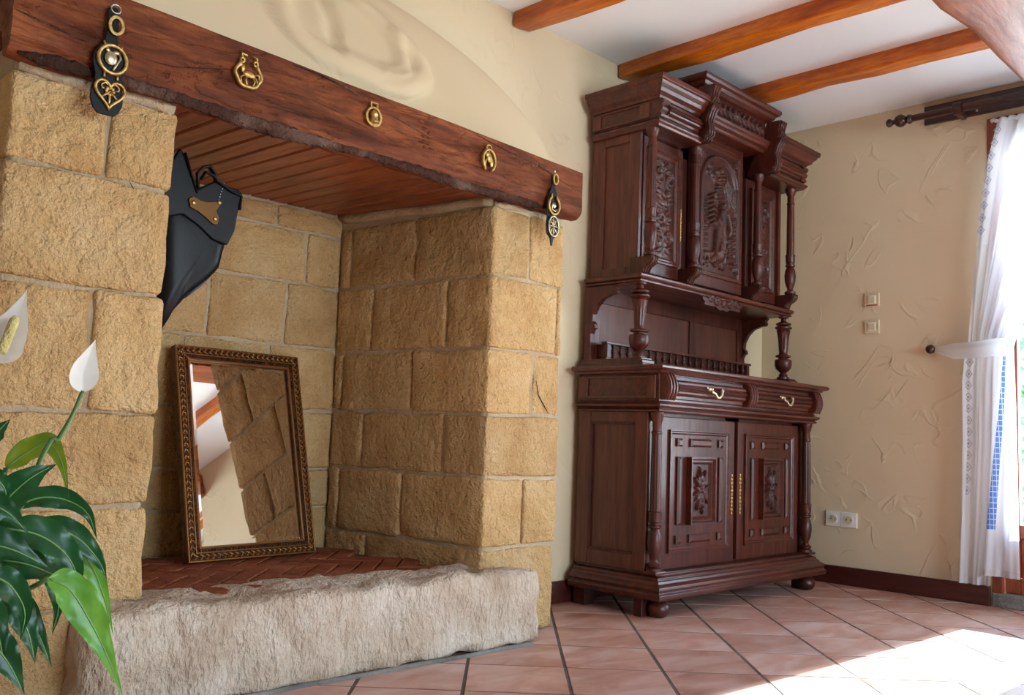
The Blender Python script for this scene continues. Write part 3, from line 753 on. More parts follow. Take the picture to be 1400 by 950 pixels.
def heart(s, n=30):
    P = []
    for k in range(n):
        t = 2*math.pi*k/n; P.append((s*0.058*16*math.sin(t)**3/16, .052+s*.058*(13*math.cos(t)-5*math.cos(2*t)-2*math.cos(3*t)-math.cos(4*t))/15))
    return P
mb = MB(); wire(mb, heart(.58), .0046, 0, True); wire(mb, [(-.016, .086), (-.016, .098)], .0035, 0); wire(mb, [(.014, .086), (.014, .096)], .0035, 0); mb.build('heart_rim', M['brass'], o, smooth=True)
mb = MB()
for s in (-1, 1):
    wire(mb, [(s*.004, .07), (s*.012, .074), (s*.02, .068), (s*.019, .06), (s*.013, .06)], .003, 0); wire(mb, [(0, .056), (s*.01, .046), (s*.016, .04)], .003, 0)
for k in range(8):
    a = math.pi*k/4; mb.ball((.008*math.cos(a), 0, .056+.008*math.sin(a)), .0045, (1, .6, 1), 8, 5)
mb.ball((0, 0, .036), .005, (.7, .6, 2.2)); mb.build('heart_flower', M['brass'], o, smooth=True)
# right leather martingale
o = empty('leather_martingale', (2.318, YL-0.012, 1.325)); tag(o, 'narrow black leather strap with crescent and round brasses at the lintel end', 'strap')
prof = [(.0, .003), (.025, .008), (.04, .026), (.07, .031), (.1, .027), (.13, .032), (.165, .030), (.195, .016), (.21, .010), (.25, .010)]
mb = MB(); mb.prism([(h, z) for (z, h) in prof]+[(-h, z) for (z, h) in reversed(prof)], .004, .010, 'y'); mb.build('leather_backing', M['leather'], o, bevel=.002)
mb = MB(); ring(mb, ell(.003, .236, .014, .021), ell(.003, .236, .008, .014), -.004, .002); mb.build('buckle', M['brass'], o, bevel=.001)
mb = MB(); mb.ball((-.002, .002, .263), .005); mb.build('nail', M['steel'], o, smooth=True)
mb = MB(); wire(mb, [(.027*math.cos(t), .142+.031*math.sin(t)) for t in [math.radians(120+300*k/22) for k in range(23)]], .0055, 0); wire(mb, [(-.012, .165), (-.014, .182)], .004, 0); wire(mb, [(.014, .165), (.013, .178)], .004, 0); mb.build('crescent', M['brass'], o, smooth=True)
mb = MB(); mb.ball((0, 0, .142), .011, (1, .4, .9)); wire(mb, [(.014, .13), (.006, .122), (-.01, .126), (-.012, .14), (-.004, .15)], .0035, 0); mb.build('crescent_figure', M['silver'], o, smooth=True)
mb = MB(); ring(mb, ell(0, .068, .027, .038), ell(0, .068, .0225, .0325), -.004, .003)
for k in range(8):
    a = math.pi*k/4; c, s = math.cos(a), math.sin(a)
    wire(mb, [(0, .068), (.010*c, .068+.014*s), (.021*c, .068+.030*s)], .0028, 0); wire(mb, [(.012*c, .068+.017*s), (.018*math.cos(a+.4), .068+.026*math.sin(a+.4))], .002, 0)
mb.build('round_brass', M['silver'], o, smooth=True)

# ---------------------------------------------------------------- black leather bag hung inside the fireplace
o = empty('leather_saddle_bag', (1.16, 2.5, 0.90)); tag(o, 'black leather saddle bag with brass plate hanging inside the fireplace', 'bag')
def outl(pts, Y=2.5): return [(lambda q: (q.x-1.16, q.z-0.90))(px(x, y, Y=Y)) for (x, y) in pts]
def puff(name, pts, y0, y1, mt, parent, r=0.012):
    b_ = MB(); P = []
    q = outl(pts); n_ = len(q)
    for k in range(n_):
        for f in (0, .25, .5, .75): P.append((q[k][0]+(q[(k+1) % n_][0]-q[k][0])*f, q[k][1]+(q[(k+1) % n_][1]-q[k][1])*f))
    cx_ = sum(p[0] for p in P)/len(P); cz_ = sum(p[1] for p in P)/len(P); n_ = len(P); S = (1.0, .98, .93, .84, .7, .5, .25, .02)
    for sg in (0, 1):
        for s_ in S:
            for p in P:
                yy = (y0+y1)/2+(1 if sg else -1)*(y1-y0)/2*(1-s_**5)**.5
                b_.v.append((cx_+(p[0]-cx_)*s_, yy, cz_+(p[1]-cz_)*s_))
    m2 = len(S)
    for sg in (0, 1):
        for j in range(m2-1):
            for k in range(n_):
                l = (k+1) % n_; a_ = (sg*m2+j)*n_; b_.f.append((a_+k, a_+l, a_+n_+l, a_+n_+k))
        b_.f.append(tuple((sg*m2+m2-1)*n_+k for k in range(n_)))
    return b_.build(name, mt, parent, smooth=True)
body = puff('body', [(215, 455), (224, 437), (248, 410), (280, 385), (296, 368), (303, 340), (308, 318), (312, 300), (316, 285), (270, 262), (238, 258), (215, 280)], -.04, .04, M['leather'], o)
fl_ = MB(); fl_.prism(outl([(214, 300), (240, 296), (262, 312), (280, 330), (300, 338), (310, 318), (316, 285), (321, 270), (315, 262), (298, 258), (286, 250), (272, 256), (260, 262), (250, 240), (243, 218), (236, 206), (214, 240)]), -.05, -.036, 'y'); fl_.build('flap', M['leather'], o, bevel=.005, seg=3)
b_ = MB(); P = outl([(248, 407), (268, 392), (282, 378), (293, 362), (300, 340), (305, 322)]); b_.tube([(p[0], -.018, p[1]) for p in P], .004, 7); b_.build('piping', mat_plain('navy_piping', srgb(40, 50, 80), .4), body, smooth=True)
b_ = MB(); b_.prism(outl([(246, 276), (252, 272), (262, 278), (272, 280), (284, 279), (288, 284), (283, 292), (287, 300), (285, 310), (279, 310), (268, 300), (258, 292), (248, 287)]), -.056, -.050, 'y'); pl = b_.build('plate', mat_plain('dull_brass', srgb(96, 66, 34), .3, .85), o, bevel=.001); pl['label'] = 'brass plate with studs'
b_ = MB()
for (x, y) in ((252, 281), (281, 303), (287, 281)): 
    q = outl([(x, y)])[0]; b_.ball((q[0], -.058, q[1]), .006, (1, .5, 1))
b_.build('stud', M['brass'], pl, smooth=True)
for pts, r in (([(258, 262), (257, 242), (265, 234), (274, 232), (280, 240), (284, 252), (300, 262), (314, 268)], .011), ([(262, 250), (268, 240), (278, 244), (290, 256), (304, 266), (318, 272), (316, 290)], .009), ([(240, 214), (250, 244), (258, 268)], .006)):
    P = outl(pts); b_ = MB(); b_.tube([(p[0], -.058+.012*i/len(P), p[1]) for i, p in enumerate(P)], r, 8, .45); b_.build('strap', M['leather'], o, smooth=True)
b_ = MB()
for i in range(8):
    q = outl([(286+i*1.2, 280-i*3.6)])[0]; b_.ball((q[0], -.052, q[1]), .0022, (1, 1, 1), 6, 4)
b_.build('stitching', M['steel'], o, smooth=True)
q = outl([(246, 232)])[0]
MB().tube([(-.17, .0, .5), (-.10, -.02, .5), (q[0], -.035, q[1])], .006, 8).build('hook', M['steel'], o, smooth=True)

# ---------------------------------------------------------------- leaning mirror
MW, MH, FWD = 0.490, 0.708, 0.048
o = empty('wall_mirror', (1.608, 2.770, 0.229), (-math.radians(14.0), 0, math.radians(5.0))); tag(o, 'rectangular mirror in carved dark gold frame leaning inside the fireplace', 'mirror')
def frame_member(nm, pts, mt, y0, y1, bev=.003):
    return MB().prism(pts, y0, y1, 'y').build(nm, mt, o, bevel=bev)
w2 = MW/2; i2 = w2-FWD
quads = [[(-w2, 0), (w2, 0), (i2, FWD), (-i2, FWD)], [(-i2, MH-FWD), (i2, MH-FWD), (w2, MH), (-w2, MH)], [(-w2, 0), (-i2, FWD), (-i2, MH-FWD), (-w2, MH)], [(i2, FWD), (w2, 0), (w2, MH), (i2, MH-FWD)]]
for qd in quads: frame_member('frame_side', qd, M['gold'], -0.016, 0.012)
e = 0.005
for qd in ([(-w2, 0), (w2, 0), (w2-e, e), (-w2+e, e)], [(-w2+e, MH-e), (w2-e, MH-e), (w2, MH), (-w2, MH)], [(-w2, 0), (-w2+e, e), (-w2+e, MH-e), (-w2, MH)], [(w2-e, e), (w2, 0), (w2, MH), (w2-e, MH-e)]): frame_member('gilt_edge', qd, M['goldedge'], -0.020, -0.010, .001)
def inner(d0, d1):
    a, b = w2-d0, w2-d1
    return ([(-a, d0), (a, d0), (b, d1), (-b, d1)], [(-b, MH-d1), (b, MH-d1), (a, MH-d0), (-a, MH-d0)], [(-a, d0), (-b, d1), (-b, MH-d1), (-a, MH-d0)], [(b, d1), (a, d0), (a, MH-d0), (b, MH-d1)])
for qd in inner(FWD-.006, FWD): frame_member('inner_lip', qd, M['goldedge'], -0.018, -0.008, .001)
for qd in inner(0.026, 0.030): frame_member('bead_line', qd, M['goldedge'], -0.021, -0.012, .001)
orn = MB(); bead = MB()
def run(d, L, put):
    n_ = max(2, int(round(L/d)));
    for i in range(n_): put((i+0.5)*L/n_)
def scroll_at(x, z, ang):
    R_ = Matrix.Rotation(ang, 4, 'Y')
    for (pts, r) in (([(-.009, .005), (-.003, .0075), (.003, .002), (.001, -.005), (-.005, -.004)], .0026), ([(.0, .006), (.006, .003), (.0095, -.005)], .0022), ([(-.009, -.006), (-.004, -.008), (.003, -.0075)], .002)):
        orn.tube([tuple(Vector((x, -.0185, z))+R_ @ Vector((p[0], 0, p[1]))) for p in pts], r, 5)
for sgn in (-1, 1):
    run(.0205, MH-.03, lambda t, s=sgn: scroll_at(s*(w2-.0155), .015+t, math.pi/2*s))
    run(.011, MH-2*.037, lambda t, s=sgn: bead.ball((s*(w2-.0355), -.0165, .037+t), .0038, (1, 1, 1.1), 6, 4))
for zz, an in ((.0155, 0), (MH-.0155, math.pi)):
    run(.0205, MW-.03, lambda t, z=zz, a=an: scroll_at(-w2+.015+t, z, a))
for zz in (.0355, MH-.0355): run(.011, MW-2*.037, lambda t, z=zz: bead.ball((-w2+.037+t, -.0165, z), .0038, (1.1, 1, 1), 6, 4))
ob = orn.build('carved_scrolls', M['goldedge'], o, smooth=True); bead.build('bead_row', M['gold'], o, smooth=True)
gm = MB(); bv = .016; a = i2+.001; z0, z1 = FWD-.001, MH-FWD+.001
gm.add([(-a, -.006, z0), (a, -.006, z0), (a, -.006, z1), (-a, -.006, z1), (-a+bv, -.0078, z0+bv), (a-bv, -.0078, z0+bv), (a-bv, -.0078, z1-bv), (-a+bv, -.0078, z1-bv)],
       [(4, 5, 6, 7), (0, 1, 5, 4), (1, 2, 6, 5), (2, 3, 7, 6), (3, 0, 4, 7)])
gl = gm.build('mirror_glass', M['mirror'], o)
if gl.data.polygons[0].normal.y > 0: gl.data.flip_normals()
MB().box(-w2+.01, w2-.01, .004, .011, .01, MH-.01).build('backing_board', M['black'], o)

# ---------------------------------------------------------------- carved two-tier cabinet
CXW = 3.535
cab = empty('buffet_cabinet', (CXW, 2.5, 0)); tag(cab, 'tall carved dark mahogany two-tier buffet cabinet in the corner', 'cabinet')
def cp(mb, name, mt='cab', parent=None, bevel=0.003, smooth=False, auto=None, label=None):
    o = mb.build(name, M[mt], parent or cab, smooth=smooth, bevel=bevel, auto=auto)
    if label: o['label'] = label
    return o
Yw = lambda Y: Y-2.5                       # world depth to cabinet depth
def mould(hw, yf, yb, prof, x0=None, x1=None, ends=(1, 1)):
    """Stack of outsets (out, z) round three sides; the back stays at yb."""
    a = -hw if x0 is None else x0; b = hw if x1 is None else x1
    return MB().stack([(a-o*ends[0], b+o*ends[1], yf-o, yb, z) for (o, z) in prof])
BKY = -0.01
# plinth and feet
cp(mould(.612, Yw(2.094), BKY, [(.052, .072), (.056, .080), (.056, .092), (.048, .098), (.048, .106), (.052, .110), (.050, .120), (.034, .130), (.030, .138), (.022, .142), (.022, .150), (.004, .156), (.004, .165)]), 'plinth', 'cab_h', bevel=.0015)
foot_p = [(.018, 0), (.032, .006), (.041, .02), (.043, .034), (.039, .048), (.028, .058), (.022, .062), (.03, .066), (.03, .073)]
for s in (-1, 1):
    cp(MB().lathe(foot_p, (s*.585, Yw(2.10), 0), 22), 'bun_foot', 'cab', bevel=0, auto=40)
    cp(MB().box(s*.615-.03, s*.615+.03, Yw(2.135), Yw(2.175), 0, .075), 'foot_block', 'cab')
    cp(MB().box(s*.60-.03, s*.60+.03, BKY-.06, BKY, 0, .075), 'foot', 'cab')
# lower carcass: back, bottom, sides with framed panels
SX = .628
cp(MB().box(-SX+.02, SX-.02, -.03, BKY, .16, .80), 'back_board', 'cab_side')
cp(MB().box(-SX+.02, SX-.02, Yw(2.15), -.03, .16, .185), 'bottom_board', 'cab_side')
cp(MB().box(-.06, .06, Yw(2.15), Yw(2.165), .18, .79).box(-.61, -.53, Yw(2.15), Yw(2.165), .18, .79).box(.53, .61, Yw(2.15), Yw(2.165), .18, .79).box(-.61, .61, Yw(2.15), Yw(2.165), .74, .79), 'face_frame', 'cab')
for s in (-1, 1):
    x1, x0 = s*SX, s*(SX-.022)
    X0, X1 = min(x0, x1), max(x0, x1)
    sp = cp(MB().box(X0, X1, Yw(2.14), Yw(2.20), .165, .795).box(X0, X1, -.075, BKY, .165, .795).box(X0, X1, Yw(2.20), -.075, .735, .795).box(X0, X1, Yw(2.20), -.075, .165, .225), 'side_frame', 'cab_side')
    px0 = s*(SX-.010); A, B = sorted((px0, s*(SX-.02)))
    cp(MB().box(A, B, Yw(2.195), -.07, .22, .74), 'side_panel', 'cab_side', sp)
    mb = MB(); xm = s*(SX+.001)
    for (y0, y1, z0, z1) in ((Yw(2.20), Yw(2.208), .225, .735), (-.083, -.075, .225, .735), (Yw(2.20), -.075, .225, .233), (Yw(2.20), -.075, .727, .735)): mb.box(min(xm, xm-s*.012), max(xm, xm-s*.012), y0, y1, z0, z1)
    cp(mb, 'panel_bead', 'cab', sp, .001)
# doors
def flower(nx, nz, w, h, d):
    """Carved oval rosette with long petals, as a height field."""
    X, Z = np.meshgrid(np.linspace(-w/2, w/2, nx), np.linspace(-h/2, h/2, nz)); H_ = np.zeros_like(X)
    for k in range(16):
        a = 2*math.pi*k/16+.2; L = (0.46 if k % 2 == 0 else .36); ex, ez = L*w*math.cos(a)*1.0, L*h*math.sin(a)*1.0
        H_ = np.maximum(H_, d*(0.95 if k % 2 == 0 else .7)*petal(X, Z, (ex*.12, ez*.12), (ex, ez), .055*w+.02*h*abs(math.sin(a))*.6))
    H_ = np.maximum(H_, d*1.15*dome(X, Z, 0, 0, .10*w, .10*w))
    return X, Z, H_
def dome(X, Z, cx, cz, rx, rz): return np.sqrt(np.clip(1-((X-cx)/rx)**2-((Z-cz)/rz)**2, 0, 1))
def petal(X, Z, a, b, w):
    dx, dz = b[0]-a[0], b[1]-a[1]; L2 = dx*dx+dz*dz+1e-12
    t = ((X-a[0])*dx+(Z-a[1])*dz)/L2; tc = np.clip(t, 0, 1)
    d = np.hypot(X-a[0]-tc*dx, Z-a[1]-tc*dz); r = w*np.sin(np.pi*np.clip(tc*.86+.07, 0, 1))+1e-5
    h = np.sqrt(np.clip(1-(d/r)**2, 0, 1)); side = ((X-a[0])*dz-(Z-a[1])*dx)/math.sqrt(L2)
    return h*(1-.35*np.exp(-(side/(w*.16))**2))
def stroke(X, Z, pts, r):
    return seg2(X, Z, pts, r)
def curl(cx, cz, r, turns, a0, sgn=1, n=26):
    return [(cx+r*(1-.8*k/n)*math.cos(a0+sgn*2*math.pi*turns*k/n), cz+r*(1-.8*k/n)*math.sin(a0+sgn*2*math.pi*turns*k/n)) for k in range(n+1)]
def field(X, Z, H_, c, y, name, parent, mt='carve', base=.004):
    """Height field facing the room, closed at the back."""
    nz, nx = X.shape; mb = MB()
    for j in range(nz):
        for i in range(nx): mb.v.append((c[0]+X[j, i], y-float(H_[j, i]), c[1]+Z[j, i]))
    for j in range(nz-1):
        for i in range(nx-1):
            a = j*nx+i; mb.f.append((a, a+1, a+nx+1, a+nx))
    rim = [i for i in range(nx)]+[j*nx+nx-1 for j in range(1, nz)]+[(nz-1)*nx+i for i in range(nx-2, -1, -1)]+[j*nx for j in range(nz-2, 0, -1)]
    o_ = len(mb.v)
    for r_ in rim: v = mb.v[r_]; mb.v.append((v[0], y+base, v[2]))
    n_ = len(rim)
    for k in range(n_): mb.f.append((rim[k], o_+k, o_+(k+1) % n_, rim[(k+1) % n_]))
    mb.f.append(tuple(range(o_+n_-1, o_-1, -1)))
    return mb.build(name, M[mt], parent, auto=60)
def rim_frame(x0, x1, z0, z1, w, y, d, name, parent, mt='cab_h'):
    """Mitred moulding with a sloping section, facing the room."""
    mb = MB()
    prof = [(0, 0), (0, d), (w*.25, d), (w*.45, d*.55), (w*.7, d*.6), (w, d*.1), (w, 0)]
    vs = []; n_ = len(prof)
    for (o, h) in prof: vs += [(x0+o, y-h, z0+o), (x1-o, y-h, z0+o), (x1-o, y-h, z1-o), (x0+o, y-h, z1-o)]
    fs = []
    for i in range(n_):
        j = (i+1) % n_
        for k in range(4):
            l = (k+1) % 4; fs.append((4*i+k, 4*i+l, 4*j+l, 4*j+k))
    mb.add(vs, fs); return mb.build(name, M[mt], parent)
def raised(x0, x1, z0, z1, y, d, name, parent, b=.008, mt='cab'):
    mb = MB(); mb.add([(x0, y, z0), (x1, y, z0), (x1, y, z1), (x0, y, z1), (x0, y-d*.55, z0), (x1, y-d*.55, z0), (x1, y-d*.55, z1), (x0, y-d*.55, z1), (x0+b, y-d, z0+b), (x1-b, y-d, z0+b), (x1-b, y-d, z1-b), (x0+b, y-d, z1-b)],
        [(0, 1, 5, 4), (1, 2, 6, 5), (2, 3, 7, 6), (3, 0, 4, 7), (4, 5, 9, 8), (5, 6, 10, 9), (6, 7, 11, 10), (7, 4, 8, 11), (8, 9, 10, 11), (3, 2, 1, 0)])
    return mb.build(name, M[mt], parent)
def escutcheon(x, z0, z1, y, parent):
    mb = MB(); n_ = 11
    for i in range(n_):
        z = z0+(z1-z0)*i/(n_-1); w = .004+.006*abs(math.sin(i*1.25+.4)); mb.ball((x, y, z), .006, (w/.006, .45, 1.25), 8, 5)
    o = mb.build('escutcheon', M['brass'], parent, smooth=True); o['label'] = 'ornate brass key plate'
YD = Yw(2.128)
for s in (-1, 1):
    xa, xb = (-.553, -.014) if s < 0 else (.014, .553)
    dr = cp(MB().box(xa, xb, YD, YD+.024, .172, .762), 'door', 'cab', label='lower cabinet door with raised blocks and carved rosette')
    ia, ib, ja, jb = xa+.052, xb-.052, .172+.058, .762-.05
    rim_frame(ia, ib, ja, jb, .018, YD-.0005, .009, 'door_moulding', dr)
    cx = (xa+xb)/2; cz = (ja+jb)/2
    for (u0, u1, w0, w1) in ((-.075, .075, .175, .208), (-.075, .075, -.208, -.175), (-.168, -.135, .175, .208), (.135, .168, .175, .208), (-.168, -.135, -.208, -.175), (.135, .168, -.208, -.175), (-.165, -.140, -.135, .135), (.140, .165, -.135, .135)):
        raised(cx+u0, cx+u1, cz+w0, cz+w1, YD, .014, 'raised_block', dr)
    rim_frame(cx-.092, cx+.092, cz-.135, cz+.135, .03, YD, .026, 'rosette_frame', dr)
    X, Z, H_ = flower(40, 70, .124, .21, .019); field(X, Z, H_, (cx, cz), YD-.004, 'carved_rosette', dr)
    escutcheon(xb-.020 if s < 0 else xa+.020, .37, .53, YD-.002, dr)
# turned corner columns, lower
colp = [(.030, .166), (.030, .182), (.020, .185), (.026, .192), (.027, .198), (.018, .204), (.014, .214), (.017, .224), (.024, .246), (.0275, .275), (.027, .300), (.021, .322), (.0165, .330), (.025, .335), (.026, .342), (.021, .346), (.021, .352),
        (.0245, .356), (.0245, .384), (.026, .388), (.026, .394), (.021, .397), (.0205, .60), (.0185, .690), (.021, .694), (.021, .700), (.0175, .703), (.0175, .735), (.021, .740), (.024, .757), (.027, .762), (.027, .778)]
for s in (-1, 1):
    cp(MB().lathe(colp, (s*.605, Yw(2.112), 0), 28, (.397, .690, .93)), 'column', 'cab', bevel=0, auto=35)
    cp(MB().box(s*.605-.034, s*.605+.034, Yw(2.112)-.034, Yw(2.112)+.03, .16, .172), 'column_base', 'cab_h')
# frieze with two drawers
cp(mould(.628, Yw(2.09), BKY, [(.0, .775), (.012, .778), (.014, .784), (.006, .790), (.022, .798), (.024, .806), (.010, .812), (.004, .820), (.004, .925)]), 'frieze', 'cab_h', bevel=.0012)
for s in (-1, 1):      # framed side of the frieze
    xm = s*.6325; mb = MB()
    for (y0, y1, z0, z1) in ((Yw(2.10), Yw(2.14), .828, .918), (-.06, -.012, .828, .918), (Yw(2.14), -.06, .828, .838), (Yw(2.14), -.06, .908, .918)): mb.box(min(xm, xm+s*.008), max(xm, xm+s*.008), y0, y1, z0, z1)
    cp(mb, 'frieze_side_frame', 'cab_side', None, .0015)
YR = Yw(2.084)
def handle(x, z, y, parent):
    mb = MB()
    P = [(x+.042*t, y-.014-.010*(1-abs(t)), z-.030*(1-abs(t)**1.6)+.004*math.sin(t*9)) for t in [-1+2*k/16 for k in range(17)]]
    mb.tube(P, [.0035+.0025*abs(math.sin(k*1.3)) for k in range(17)], 8)
    for s in (-1, 1):
        mb.ball((x+s*.045, y-.006, z+.002), .010, (1.1, .8, .9), 10, 6); mb.ball((x+s*.056, y-.004, z+.006), .006, (1.2, .6, .8), 8, 5); mb.ball((x+s*.036, y-.012, z+.002), .006, (1, 1, 1), 8, 5)
    mb.ball((x, y-.024, z-.030), .007, (1.6, .8, .8), 8, 5)
    o = mb.build('handle', M['silver'], parent, smooth=True); o['label'] = 'pale cast brass bail handle'
def ridged(x0, x1, z0, z1, y, name, parent=None):
    """Drawer front swept from a bulged, ribbed profile."""
    pr = [(0, 0), (.010, .04), (.012, .16), (.020, .2), (.026, .26), (.028, .34), (.022, .40), (.030, .44), (.034, .5), (.030, .56), (.022, .60), (.028, .66), (.026, .74), (.020, .8), (.012, .84), (.010, .96), (0, 1)]
    mb = MB(); n_ = len(pr)
    for x in (x0, x1):
        mb.v += [(x, y-o, z0+(z1-z0)*t) for (o, t) in pr]+[(x, y+.01, z1), (x, y+.01, z0)]
    m2 = n_+2; mb.f = [(k, (k+1) % m2, m2+(k+1) % m2, m2+k) for k in range(m2)]+[tuple(range(m2-1, -1, -1)), tuple(range(m2, 2*m2))]
    return mb.build(name, M['cab_h'], parent or cab, auto=30)
for (a, b) in ((-.545, -.045), (.045, .545)):
    d_ = ridged(a, b, .828, .920, YR, 'drawer'); d_['label'] = 'narrow ribbed drawer with bail handle'; handle((a+b)/2, .878, YR-.03, d_)
def corbel(x, w, z0, z1, y, d, name='corbel', flutes=3):
    mb = MB(); n_ = 14; pts = []
    for k in range(n_+1):
        t = k/n_; pts.append((y-d*(.35+.65*math.sin(math.pi*(.12+.80*t))**.8), z0+(z1-z0)*t))
    poly = [(y+.01, z0)]+pts+[(y+.01, z1)]
    mb.prism([(p[0], p[1]) for p in poly], x-w/2, x+w/2, 'x')
    for i in range(flutes):
        xx = x-w/2+w*(i+.5)/flutes; mb.tube([(xx, p[0]-.001, p[1]) for p in pts], w/flutes*.36, 6)
    return cp(mb, name, 'cab_h', bevel=.0012)
for x in (-.60, 0, .60): corbel(x, .058, .824, .924, YR+.004, .045)
# counter top
cp(mould(.635, Yw(2.085), BKY, [(.018, .924), (.026, .928), (.030, .934), (.044, .938), (.050, .943), (.050, .950), (.046, .956), (.040, .957)]), 'counter_top', 'cab_h', bevel=.0015)
for s in (-1, 1):
    a, b = sorted((s*.635, s*.545))
    cp(MB().stack([(a, b, Yw(2.165), BKY, .956), (a, b, Yw(2.165), BKY, .966), (a+.006, b-.006, Yw(2.172), BKY, .969), (a+.006, b-.006, Yw(2.172), BKY, .980), (a+.012, b-.012, Yw(2.18), BKY, .984), (a+.012, b-.012, Yw(2.18), BKY, .990)]), 'column_block', 'cab_h', bevel=.001)
# open middle: back panels, gallery, brackets, vase columns
bkp = cp(MB().box(-.60, .60, -.035, -.012, .957, 1.30), 'niche_back', 'cab_side')
mb = MB()
for (x0, x1, z0, z1) in ((-.60, -.545, .98, 1.29), (.545, .60, .98, 1.29), (-.0, .055, .98, 1.24), (-.545, .545, 1.235, 1.30)): mb.box(x0+(.12 if x0 == -.0 else 0), x1+(.12 if x0 == -.0 else 0), -.043, -.034, z0, z1)
cp(mb, 'niche_frame', 'cab', bkp, .002)
for s in (-1, 1):
    a, b = sorted((s*.585, s*.612))
    pts = [(-.012, .985), (-.045, .985), (-.045, 1.10), (-.055, 1.118), (-.066, 1.122), (-.064, 1.138), (-.052, 1.15), (-.056, 1.18), (-.075, 1.215), (-.105, 1.242), (-.145, 1.256), (-.170, 1.257), (-.178, 1.268), (-.172, 1.282), (-.185, 1.296), (-.012, 1.296)]
    cp(MB().prism(pts, a, b, 'x'), 'bracket', 'cab')
gal = cp(MB().box(-.565, .565, Yw(2.405), -.03, .992, 1.003).box(-.575, .575, Yw(2.395), Yw(2.425), 1.058, 1.068), 'gallery_rail', 'cab_h', bevel=.0015)
for s in (-1, 1):
    a, b = sorted((s*.565, s*.54)); cp(MB().box(a, b, Yw(2.40), -.03, 1.003, 1.058), 'gallery_end', 'cab_h', gal, .001)
blp = [(.008, 0), (.008, .006), (.005, .009), (.004, .013), (.009, .020), (.0105, .027), (.008, .034), (.004, .041), (.006, .045), (.008, .049), (.008, .056)]
blm = MB().lathe(blp, (0, 0, 0), 10).mesh('baluster', M['cab'], True)
for i in range(21):
    o = bpy.data.objects.new('baluster', blm); COL.objects.link(o); o.parent = gal; o.location = (-.515+i*1.03/20, Yw(2.41), 1.0025)
vas = [(.030, .990), (.030, .998), (.020, 1.001), (.022, 1.008), (.018, 1.014), (.014, 1.020), (.024, 1.028), (.036, 1.040), (.041, 1.058), (.041, 1.078), (.038, 1.084), (.022, 1.088), (.024, 1.094), (.036, 1.097), (.038, 1.102), (.034, 1.107), (.022, 1.110), (.020, 1.118), (.021, 1.125),
       (.026, 1.190), (.032, 1.222), (.034, 1.226), (.030, 1.230), (.034, 1.234), (.041, 1.238), (.041, 1.244), (.032, 1.249), (.022, 1.253), (.036, 1.256), (.038, 1.262), (.026, 1.268), (.014, 1.274), (.012, 1.286), (.024, 1.290), (.026, 1.298)]
for s in (-1, 1):
    cp(MB().lathe(vas, (s*.583, Yw(2.225), 0), 26, (1.12, 1.222, .9)), 'vase_column', 'cab', bevel=0, auto=35)
# shelf under the upper doors
cp(mould(.59, Yw(2.225), BKY, [(.018, 1.297), (.026, 1.300), (.026, 1.306), (.020, 1.310), (.030, 1.314), (.034, 1.320), (.034, 1.328), (.026, 1.332)]), 'upper_shelf', 'cab_h', bevel=.0012)
X, Z = np.meshgrid(np.linspace(-.16, .16, 90), np.linspace(-.045, .012, 24)); H_ = np.zeros_like(X)
for s in (-1, 1):
    H_ = np.maximum(H_, .012*stroke(X, Z, curl(s*.055, -.012, .026, 1.2, math.pi/2, -s), .010)); H_ = np.maximum(H_, .010*stroke(X, Z, curl(s*.115, -.006, .020, 1.1, math.pi/2, s), .008))
    H_ = np.maximum(H_, .010*stroke(X, Z, [(s*.02, -.02), (s*.08, .0), (s*.15, .002)], .008))
H_ = np.maximum(H_, .014*dome(X, Z, 0, -.018, .022, .024))
mb = MB()
edge = [(-.165, .012)]+[(x, -.010-.030*math.exp(-(x/.07)**2)-.010*abs(math.sin(x*38))) for x in np.linspace(-.16, .16, 40)]+[(.165, .012)]
mb.prism([(p[0], 1.297+p[1]) for p in edge], Yw(2.205), Yw(2.217), 'y'); ap = cp(mb, 'carved_apron', 'carve', bevel=.001)
field(X*.9, Z*.8, H_, (0, 1.300), Yw(2.206), 'apron_scrolls', ap)
# upper carcass
UX = .583
cp(MB().box(-UX+.02, UX-.02, -.03, BKY, 1.33, 2.05), 'upper_back', 'cab_side')
cp(MB().box(-UX+.01, UX-.01, Yw(2.272), Yw(2.29), 1.33, 1.98).box(-.26, .26, Yw(2.272), Yw(2.29), 1.9, 2.16), 'upper_face', 'cab')
for s in (-1, 1):
    x1, x0 = s*UX, s*(UX-.02); A, B = min(x0, x1), max(x0, x1)
    sf = cp(MB().box(A, B, Yw(2.245), Yw(2.30), 1.332, 1.95).box(A, B, -.07, BKY, 1.332, 1.95).box(A, B, Yw(2.30), -.07, 1.895, 1.95).box(A, B, Yw(2.30), -.07, 1.332, 1.37), 'upper_side_frame', 'cab_side')
    A, B = sorted((s*(UX-.009), s*(UX-.018))); cp(MB().box(A, B, Yw(2.295), -.065, 1.365, 1.90), 'upper_side_panel', 'cab_side', sf)
